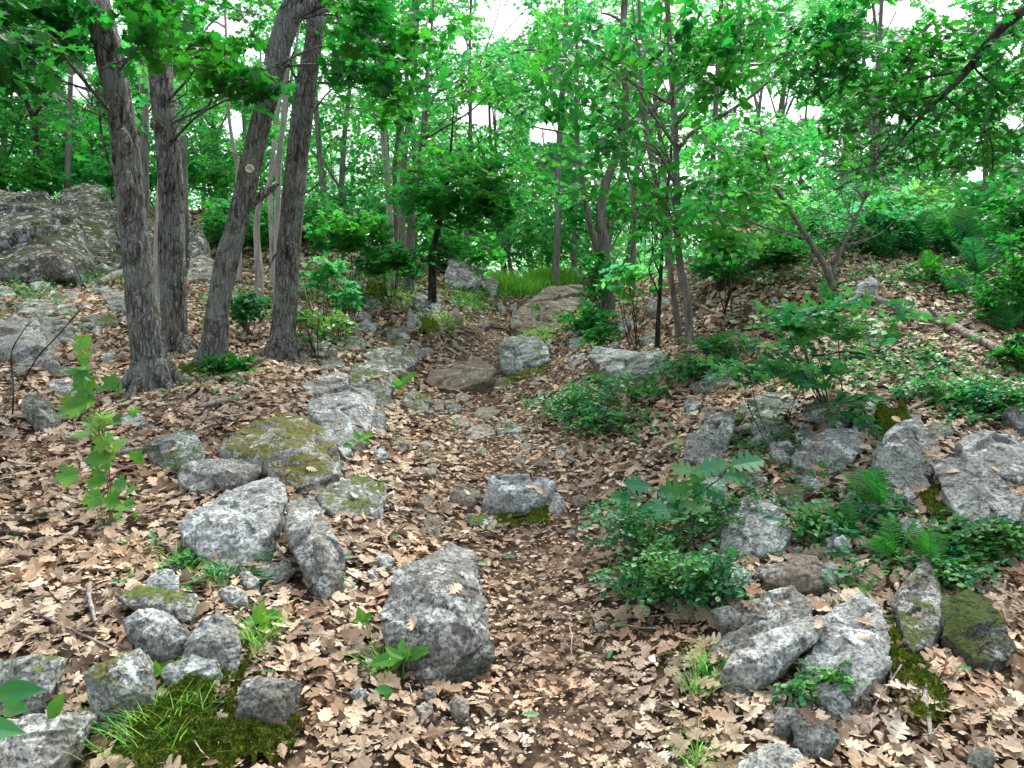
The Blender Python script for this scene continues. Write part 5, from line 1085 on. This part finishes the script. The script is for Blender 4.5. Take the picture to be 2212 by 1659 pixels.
# ------------------------------------------------------------------ plants with hand-placed leaves
def leafplant(name, label, cat, Y, foot, stems, lv, tm, mat, smat, grp=None, sw=.0035, seed=0, curl=.1, wid=1.):
    """lv: (px, row of the leaf middle, length px, direction degrees, 0 = right, 90 = up)"""
    rng = np.random.default_rng(seed+hash_(label) % 999); f0 = pos(foot[0], foot[1], Y); f0[2] = min(float(H(f0[0], f0[1])), f0[2]); o = thing(name, f0, label, cat, grp)
    st = Acc(); cr = Acc(); stem_pts = []
    for s in stems:
        P = np.array([np.r_[pos(a, b, Y+(rng.normal(0, .02) if i else 0)), sw*(1-.6*i/len(s))] for i, (a, b) in enumerate(s)]); P[0, 2] -= .03
        Q = smooth_path(P, .03); tube(st, Q[:, :3], Q[:, 3], 6); stem_pts.append(Q[:, :3])
    SP = np.concatenate(stem_pts) if stem_pts else f0[None]
    for a, b, L, ang in lv:
        l = L/F*Y*(.74 if tm == 'maple' else .82 if tm == 'oak' else 1.); c = pos(a, b, Y+rng.normal(0, .05)); an = math.radians(ang); d = np.array([math.cos(an), rng.normal(-.15, .35), math.sin(an)]); d /= np.linalg.norm(d)
        o_ = c-d*l*.5; N = np.array([rng.normal(0, .3), -.85+rng.normal(0, .2), .8]); leaves(cr, o_[None], d[None], N[None], np.array([l]), tm, rng, np.array([np.clip(rng.normal(.5, .2), 0, 1)]), curl, wid)
        j = SP[np.argmin(((SP-o_)**2).sum(1)+.6*np.maximum(SP[:, 2]-o_[2], 0)**2)]; m = (j+o_)/2+np.array([0, 0, .01]); tube(st, [j, m, o_], [sw*.5, sw*.4, sw*.35], 4)
    if st.n: mkobj('stem', st.mesh('stem', smat, f0, True), (0, 0, 0), o)
    mkobj('leaves', cr.mesh('leaves', mat, f0), (0, 0, 0), o); return o
leafplant('maple_sapling', 'young maple sapling with bright lobed leaves on a red stem at left', 'sapling', 4.35, (237, 1150),
    [[(240,1150),(236,1080),(229,1000),(222,930),(210,850),(198,800),(185,745)], [(244,1150),(240,1080),(236,1020),(230,960)]],
    [(174,738,62,120),(192,775,76,75),(165,800,88,185),(178,832,86,215),(245,822,66,75),(258,840,52,60),(215,845,50,10),(150,885,92,205),(180,868,70,190),(215,900,78,160),(250,912,66,-10),(175,940,90,195),(218,950,76,170),(205,988,86,195),(245,975,70,20),(262,960,60,10),(300,985,58,60),(292,888,40,5),(140,1030,76,195),(205,1040,70,180),(262,1050,76,15),(285,1060,60,30),(195,1078,76,200),(245,1085,60,-20),(275,1095,66,-10),(205,1110,60,200),(250,1125,60,-15),(290,1120,50,10),(225,1005,50,220),(190,915,60,170)],
    'maple', 'sapling', 'redstem', sw=.0042, curl=.16)
leafplant('oval_leaf_plant', 'plant with three long oval leaves poking in at the bottom left edge', 'plant', 2.35, (-60, 1640), [[(-60,1640),(-50,1560),(-20,1520)], [(-60,1640),(-30,1600),(0,1590)]],
    [(45,1493,112,3),(38,1528,108,6),(5,1575,95,-20),(-40,1480,90,120)], 'ovate', 'shrub', 'greenstem', sw=.003, curl=.05, wid=.8)
leafplant('oval_leaf_plant', 'single folded heart-shaped leaf above the white lichen-crusted ledge', 'plant', 2.6, (150, 1590), [[(150,1590),(140,1560),(128,1545)]], [(125,1522,62,60)], 'ovate', 'sapling', 'greenstem', sw=.002)
leafplant('broad_leaved_seedling', 'seedling with long arching toothed leaves in front of the big foreground rock', 'seedling', 3.2, (872, 1468), [[(872,1470),(872,1440),(870,1410)]],
    [(838,1425,80,190),(915,1398,92,12),(900,1412,70,30),(858,1478,66,250),(897,1455,56,-50),(868,1398,40,80),(850,1410,46,150),(882,1415,50,60),(856,1438,40,220),(820,1440,40,200)], 'lance', 'sapling', 'greenstem', sw=.003, curl=.12, wid=1.25)
for lb, Y, foot, lv in [('seedling with oval leaves at the foot of the tall leaning stone', 3.9, (632,1290), [(625,1225,34,110),(645,1240,36,20),(612,1245,36,170),(637,1228,30,60),(655,1232,36,0),(615,1268,30,230),(630,1262,36,-70),(645,1262,30,-30),(620,1285,34,200),(650,1280,30,-20)]),
                        ('seedling with long leaves between the ragged rock and the trail', 3.45, (568,1395), [(562,1322,52,70),(590,1330,52,0),(545,1340,44,190),(580,1360,50,-20),(552,1368,44,200),(600,1350,46,-40),(572,1345,40,45)]),
                        ('seedling growing before the wedge-shaped boulder', 4.1, (470,1235), [(450,1185,34,190),(466,1178,32,60),(488,1190,34,0),(500,1205,36,-20),(478,1208,32,60),(440,1205,34,200),(515,1185,26,30)]),
                        ('seedling with pale new leaves beside the small white chunk of stone', 5.6, (775,975), [(760,955,26,170),(785,945,30,20),(800,940,30,5),(770,940,26,120),(748,962,24,200),(792,955,22,-20)]),
                        ('seedling with upright leaves on the trail edge near the upright block', 7.2, (868,848), [(860,825,30,120),(880,820,38,40),(872,815,26,90),(892,812,34,15),(855,835,26,160)]),
                        ('green sprout on the white-faced block at lower left', 3.1, (350,1470), [(340,1440,34,110),(362,1438,34,40),(330,1455,32,180),(375,1452,34,0),(352,1475,34,-80),(390,1445,30,10)]),
                        ('little plant at the very bottom edge of the moss mat', 2.75, (478,1659), [(462,1640,32,130),(485,1630,36,70),(500,1645,34,0),(470,1655,30,200)]),
                        ('tiny seedling in the litter left of the broad-leaved seedling', 3.4, (785,1345), [(778,1325,34,110),(795,1332,30,20),(772,1340,28,200),(790,1345,30,-30)]),
                        ('seedling below the broad-leaved one with one dark heart-shaped leaf', 3.0, (840,1505), [(826,1490,40,170),(838,1500,30,240)]),
                        ('bright yellow-green seedling on the lip of the washed-out bank', 13.2, (1147,650), [(1142,625,20,110),(1150,620,20,70),(1138,640,14,190),(1156,640,14,-10)]),
                        ('small green sprout on the bedrock slab', 12, (1155,690), [(1148,668,16,120),(1158,664,16,60),(1166,672,14,0)])]:
    leafplant('seedling', lb, 'seedling', Y, foot, [[foot, ((foot[0]*2+lv[0][0])/3, (foot[1]+lv[0][1])/2), (lv[0][0], lv[0][1]+6)], [foot, (lv[-1][0], lv[-1][1]+10)]], lv, 'ovate', 'sapling', 'greenstem', sw=.0018)
leafplant('oak_seedling', 'oak seedling with large dark lobed leaves above the small-leaved shrub', 'seedling', 4.15, (1500, 1180), [[(1500,1180),(1498,1120),(1502,1060),(1510,1020)], [(1500,1120),(1450,1105)], [(1502,1060),(1560,1030)]],
    [(1535,1010,98,20),(1480,1015,84,165),(1615,1000,100,8),(1585,1030,76,-12),(1430,1100,108,185),(1500,1098,98,-10),(1455,1060,90,190),(1375,1048,76,170),(1340,1075,60,190),(1540,1060,80,-25),(1505,1045,70,100)], 'oak', 'shrub', 'darkbark', sw=.004, curl=.12, wid=1.25)

# ------------------------------------------------------------------ ferns
def frond_mesh(L, seed, wide=.22):
    rng = np.random.default_rng(seed); a = Acc(); n = 24; P = []
    for i in range(n+1):
        t = i/n; P.append((0, L*t*math.cos(.9*t*t), L*(.5*t-.42*t*t)))
    P = np.array(P); tube(a, P, np.linspace(.0028, .0006, n+1)*L/.4, 4)
    O = []; D = []; N = []; S_ = []
    for i in range(2, n):
        t = i/n; w_ = wide*L*(math.sin(math.pi*min(t*1.0+.08, 1))**.7)*(1.08-t*.75)+.01*L
        for s in (-1, 1):
            O.append(P[i]); tg = P[i+1]-P[i]; tg /= np.linalg.norm(tg); D.append(np.array([s, 0, 0])+tg*.38+rng.normal(0, .05, 3)+np.array([0, 0, -.15])); N.append(np.array([0, -.3, 1.])+rng.normal(0, .12, 3)); S_.append(w_)
    O = np.array(O); leaves(a, O, np.array(D), np.array(N), np.array(S_), 'pinna', rng, np.clip(rng.normal(.5, .2, len(O)), 0, 1), .12, 1.)
    me = a.mesh('frond', 'fern'); return me
T['pinna'] = strip([(0, .03), (.12, .075), (.25, .05), (.38, .07), (.5, .045), (.62, .055), (.75, .03), (.87, .03), (1, 0)], .2)
FM = [frond_mesh(.40, s, .27) for s in range(3)]
def fern(label, px, row, n, L, Y=None, spread=1., up=.5, seed=0, group=None):
    rng = np.random.default_rng(seed+hash_(label) % 997); c = gpos(px, row) if Y is None else pos(px, row, Y); c[2] = float(H(c[0], c[1]))
    o = thing('fern', c, label, 'fern', group)
    for i in range(n):
        f = bpy.data.objects.new('frond', FM[i % 3]); C.objects.link(f); f.parent = o
        f.location = (rng.normal(0, .02), rng.normal(0, .02), -.01); a = (i/max(n-1, 1)-.5)*2*1.9+rng.normal(0, .2)
        f.rotation_euler = (rng.uniform(.45, 1.0)+up*.4, rng.normal(0, .2), a); s = L/.4*rng.uniform(.75, 1.15); f.scale = (s, s, s)
for a in [('fern with an upright ladder-like frond among the pale stones', 1935, 1215, 4, .34),
          ('fern with bright fronds below the upright wedge stone', 1885, 1110, 6, .38),
          ('fern growing left of the ladder-like one', 1830, 1160, 4, .28),
          ('little fern above the great sloping rock face', 1865, 1290, 3, .16),
          ('tiny fern left of the crack in the ledge', 1815, 1275, 3, .14),
          ('fern right of the ladder-like one, over a pale stone', 1995, 1230, 4, .30),
          ('small fern beside the brownish lichened rock', 1790, 1030, 3, .16),
          ('fern by the upper end of the dead branch', 1800, 668, 6, .36),
          ('fern at the left end of the dead branch', 1850, 690, 4, .28),
          ('deep green fern on the bank right of the crest rock', 2010, 610, 8, .5),
          ('deep green fern cascading over the dark bank at right', 2080, 640, 7, .5),
          ('tall fern on the skyline, leftmost of the big ferns', 1975, 555, 9, .85),
          ('tall fern on the skyline in the middle of the big ferns', 2070, 560, 10, .95),
          ('tall fern on the skyline at the right edge', 2165, 570, 10, .95),
          ('fern filling the gap on the skyline above the crest rock', 1905, 560, 8, .7),
          ('dark fern below the tallest skyline fern', 2110, 610, 9, .7),
          ('fern at the top of the right edge, half out of the picture', 2215, 620, 9, .9),
          ('fern hanging over the shaded bank at the right edge', 2200, 690, 8, .6),
          ('fern low on the shaded right edge', 2170, 720, 7, .45),
          ('fern half way up the right bank edge', 2130, 660, 6, .45),
          ('fern on the crest left of the leaning shrub', 1560, 560, 6, .4),
          ('fern under the leaning shrub on the crest', 1680, 545, 6, .4),
          ('small fern on the left bank near the right-hand big trunk', 728, 705, 4, .2),
          ('fern clump at the foot of the crooked pair of trunks', 1275, 650, 6, .4)]:
    fern(*a)
# green seedlings sprinkled over the slopes: too many to count
def cover():
    rng = np.random.default_rng(21); a = Acc(); st = Acc()
    zones = [(860,600,140,60,600),(720,600,90,60,200),(480,640,60,60,80),(60,640,90,30,100),(1000,660,70,40,160),(780,640,90,40,120),(1300,680,80,50,160),(120,610,160,20,240),(560,650,100,50,120),(1650,780,260,70,300),(1960,800,200,60,260),(2120,870,110,50,300),(1650,600,150,40,140),(1950,600,200,60,200),(1850,1150,160,120,220),(2080,1200,120,80,200),(1640,960,140,60,120),(1300,930,120,60,100),(450,1230,180,60,60),(90,700,120,60,70),(700,740,110,40,120),(420,820,120,40,80),(980,560,160,25,300),(400,570,60,30,100),(1180,690,60,40,60),(1060,640,40,30,160)]
    for px, row, rx, ry, n in zones:
        for _ in range(n):
            p = gpos(px+rng.normal(0, .5)*rx, row+rng.normal(0, .5)*ry); Y = p[1]
            if Y > 30: continue
            h = rng.uniform(.03, .12)*(1.3 if Y > 8 else .8); m = int(rng.integers(3, 7)); az = rng.random(m)*6.28
            D = np.stack([np.cos(az), np.sin(az), rng.normal(.15, .3, m)], 1); O = np.repeat((p+np.array([0, 0, h]))[None], m, 0)-np.array([0, 0, 1.])*rng.random((m, 1))*h*.5
            leaves(a, O+D*.01, D, np.array([0, 0, 1.])+rng.normal(0, .3, (m, 3)), rng.uniform(.025, .055), 'small', rng, None, .15)
    tag(mkobj('ground_cover', a.mesh('ground_cover', 'shrub')), 'small green seedlings and herbs sprinkled over the slopes', 'ground cover', None, 'stuff')
cover()

# ------------------------------------------------------------------ dead wood
def stick(label, pts, mat='deadwood', forks=(), name='stick', cat='stick', lift=.01, rough=.12, n=8, free=False):
    P = []
    for a, b, w_ in pts:
        q = gpos(a, b); 
        if free: q = pos(a, b, gpos(*pts[0][:2])[1])
        P.append(np.r_[q+np.array([0, 0, lift]), w_/2/F*q[1]])
    P = np.array(P); P[:, 2] += P[:, 3]*.5; loc = P[0, :3].copy(); a = Acc(); Q = smooth_path(P, .04); Q[:, :3] += .012*np.stack([vn(Q[:, :3]*6+9), vn(Q[:, :3]*6+2), vn(Q[:, :3]*6+5)*.5], 1)
    tube(a, Q[:, :3], Q[:, 3], n, rough, (60, 60, 60))
    for f in forks:
        q0 = Q[int(f[0]*(len(Q)-1))]; R_ = []
        for a_, b_, w_ in f[1]: R_.append(np.r_[pos(a_, b_, q0[1]+.02), w_/2/F*q0[1]])
        G = smooth_path(np.vstack([[np.r_[q0[:3], f[1][0][2]/2/F*q0[1]]], R_]), .04); tube(a, G[:, :3], G[:, 3], 6, .08, (60, 60, 60))
    return tag(mkobj(name, a.mesh(name, mat, loc, True), loc), label, cat)
stick('long bleached dead branch lying down the right bank', [(1865,650,14),(1905,662,15),(1945,678,16),(2000,695,17),(2050,712,18),(2100,738,18),(2150,765,18),(2235,800,19)], 'deadwood', [(.48, [(2030,690,12),(2012,675,10),(2005,664,7)])], 'dead_branch', 'branch', .03, .14, 16)
stick('pale stick lying left of the pale stump-like rock', [(1705,632,5),(1740,640,5),(1780,641,5),(1830,640,4)], 'deadwood', (), lift=.02)
stick('forked twig lying right of the pale stump-like rock', [(1880,600,4),(1905,615,5),(1920,645,5),(1930,665,4)], 'deadwood', [(.3, [(1930,625,3),(1955,633,2)])])
stick('stout grey stick crossing in front of the sloping grey rock', [(1490,983,12),(1530,963,12),(1580,952,11),(1630,947,10),(1655,950,7)], 'deadwood', (), lift=.07)
stick('crooked pale stick on the upper right of the rock pile', [(1900,928,6),(1925,918,8),(1955,915,8),(1985,900,6),(2015,880,4)], 'deadwood', (), lift=.07)
stick('dark stick lying at the left edge below the maple sapling', [(-10,1160,14),(40,1168,13),(80,1172,11),(130,1160,9),(210,1140,5)], 'darkbark', (), lift=.02)
stick('grey fallen branch in the leaves below the thickest trunk', [(395,1010,4),(320,975,8),(270,985,12),(215,995,14),(180,1003,9)], 'deadwood', (), lift=.02)
stick('rotting stick in the leaves to the right of the thickest trunk', [(430,888,10),(460,880,12),(490,872,11),(515,868,7)], 'deadwood', (), lift=.02)
stick('exposed root snaking across the upper trail', [(978,745,9),(985,755,11),(1000,763,9),(1015,770,6)], 'deadwood', (), 'root', 'root', .01)
stick('thin bent twig beside the steep bank of the upper trail', [(1045,712,5),(1065,710,5),(1090,713,4),(1105,722,3)], 'darkbark', ())
stick('arched root over the mossy stones left of the trail', [(886,908,6),(900,899,8),(920,897,8),(938,903,7),(955,916,5)], 'deadwood', (), 'root', 'root', .03)
stick('brown twig below the mossy right end of the step stone', [(1105,1130,6),(1125,1128,7),(1142,1120,7),(1152,1107,5)], 'darkbark', (), lift=.03)
stick('curved pale stick lying in the leaves under the dark moss-covered boulder', [(2012,1620,7),(1998,1560,10),(1995,1500,11),(2010,1470,9),(2035,1455,5)], 'deadwood', (), lift=.03)
stick('thin twig crossing the leaves at the lower left', [(60,1333,4),(130,1365,6),(180,1390,6),(250,1420,5)], 'deadwood', [(.6, [(200,1350,4),(245,1310,3)])], lift=.03)
stick('grey stick standing in leaves above the white-faced block', [(193,1280,8),(195,1320,9),(205,1375,6)], 'deadwood', (), lift=.04)
stick('bleached twig on the litter above the flat bluish stone', [(142,1270,5),(175,1235,7),(205,1205,7),(230,1190,5)], 'deadwood', (), lift=.02)
stick('short grey twig at the bottom of the trail', [(955,1605,7),(980,1597,8),(1005,1588,5)], 'deadwood', (), lift=.02)
stick('twig on the pale rocks at the lower right', [(1800,1500,6),(1845,1480,8),(1735,1462,7),(1690,1455,5)][::-1], 'deadwood', (), lift=.05)
stick('slanting dead limb leaning against the foot of the cliff', [(80,658,5),(100,630,6),(130,600,7),(200,585,8),(222,560,7),(235,510,5)], 'deadwood', (), 'dead_branch', 'branch', .05)
stick('twig arching over the brown litter right of the arching maple shrub', [(1755,785,4),(1830,775,5),(1900,790,5),(1945,810,3)], 'darkbark', [(.5, [(1890,770,3),(1950,735,2)])], lift=.06)
stick('thin stem rising through the leaves left of the oblong grey stone', [(25,915,4),(27,900,4)], 'darkbark', [(.9, [(30,830,4),(20,760,3),(60,700,2)])], name='twig', cat='twig')
stick('twiggy sapling stem standing before the big pale boulder', [(45,840,3),(46,830,3)], 'darkbark', [(.9, [(80,770,3),(130,720,3),(180,660,2)])], name='twig', cat='twig')
stick('thin branch lying in leaves beneath the sapling stems', [(1500,660,6),(1530,675,7),(1570,690,6),(1600,700,4)], 'deadwood', (), lift=.02)
stick('broken grey log end behind the thickest trunk', [(215,620,14),(250,607,20),(275,598,16)], 'deadwood', (), 'log', 'log', .04, .14, 14)
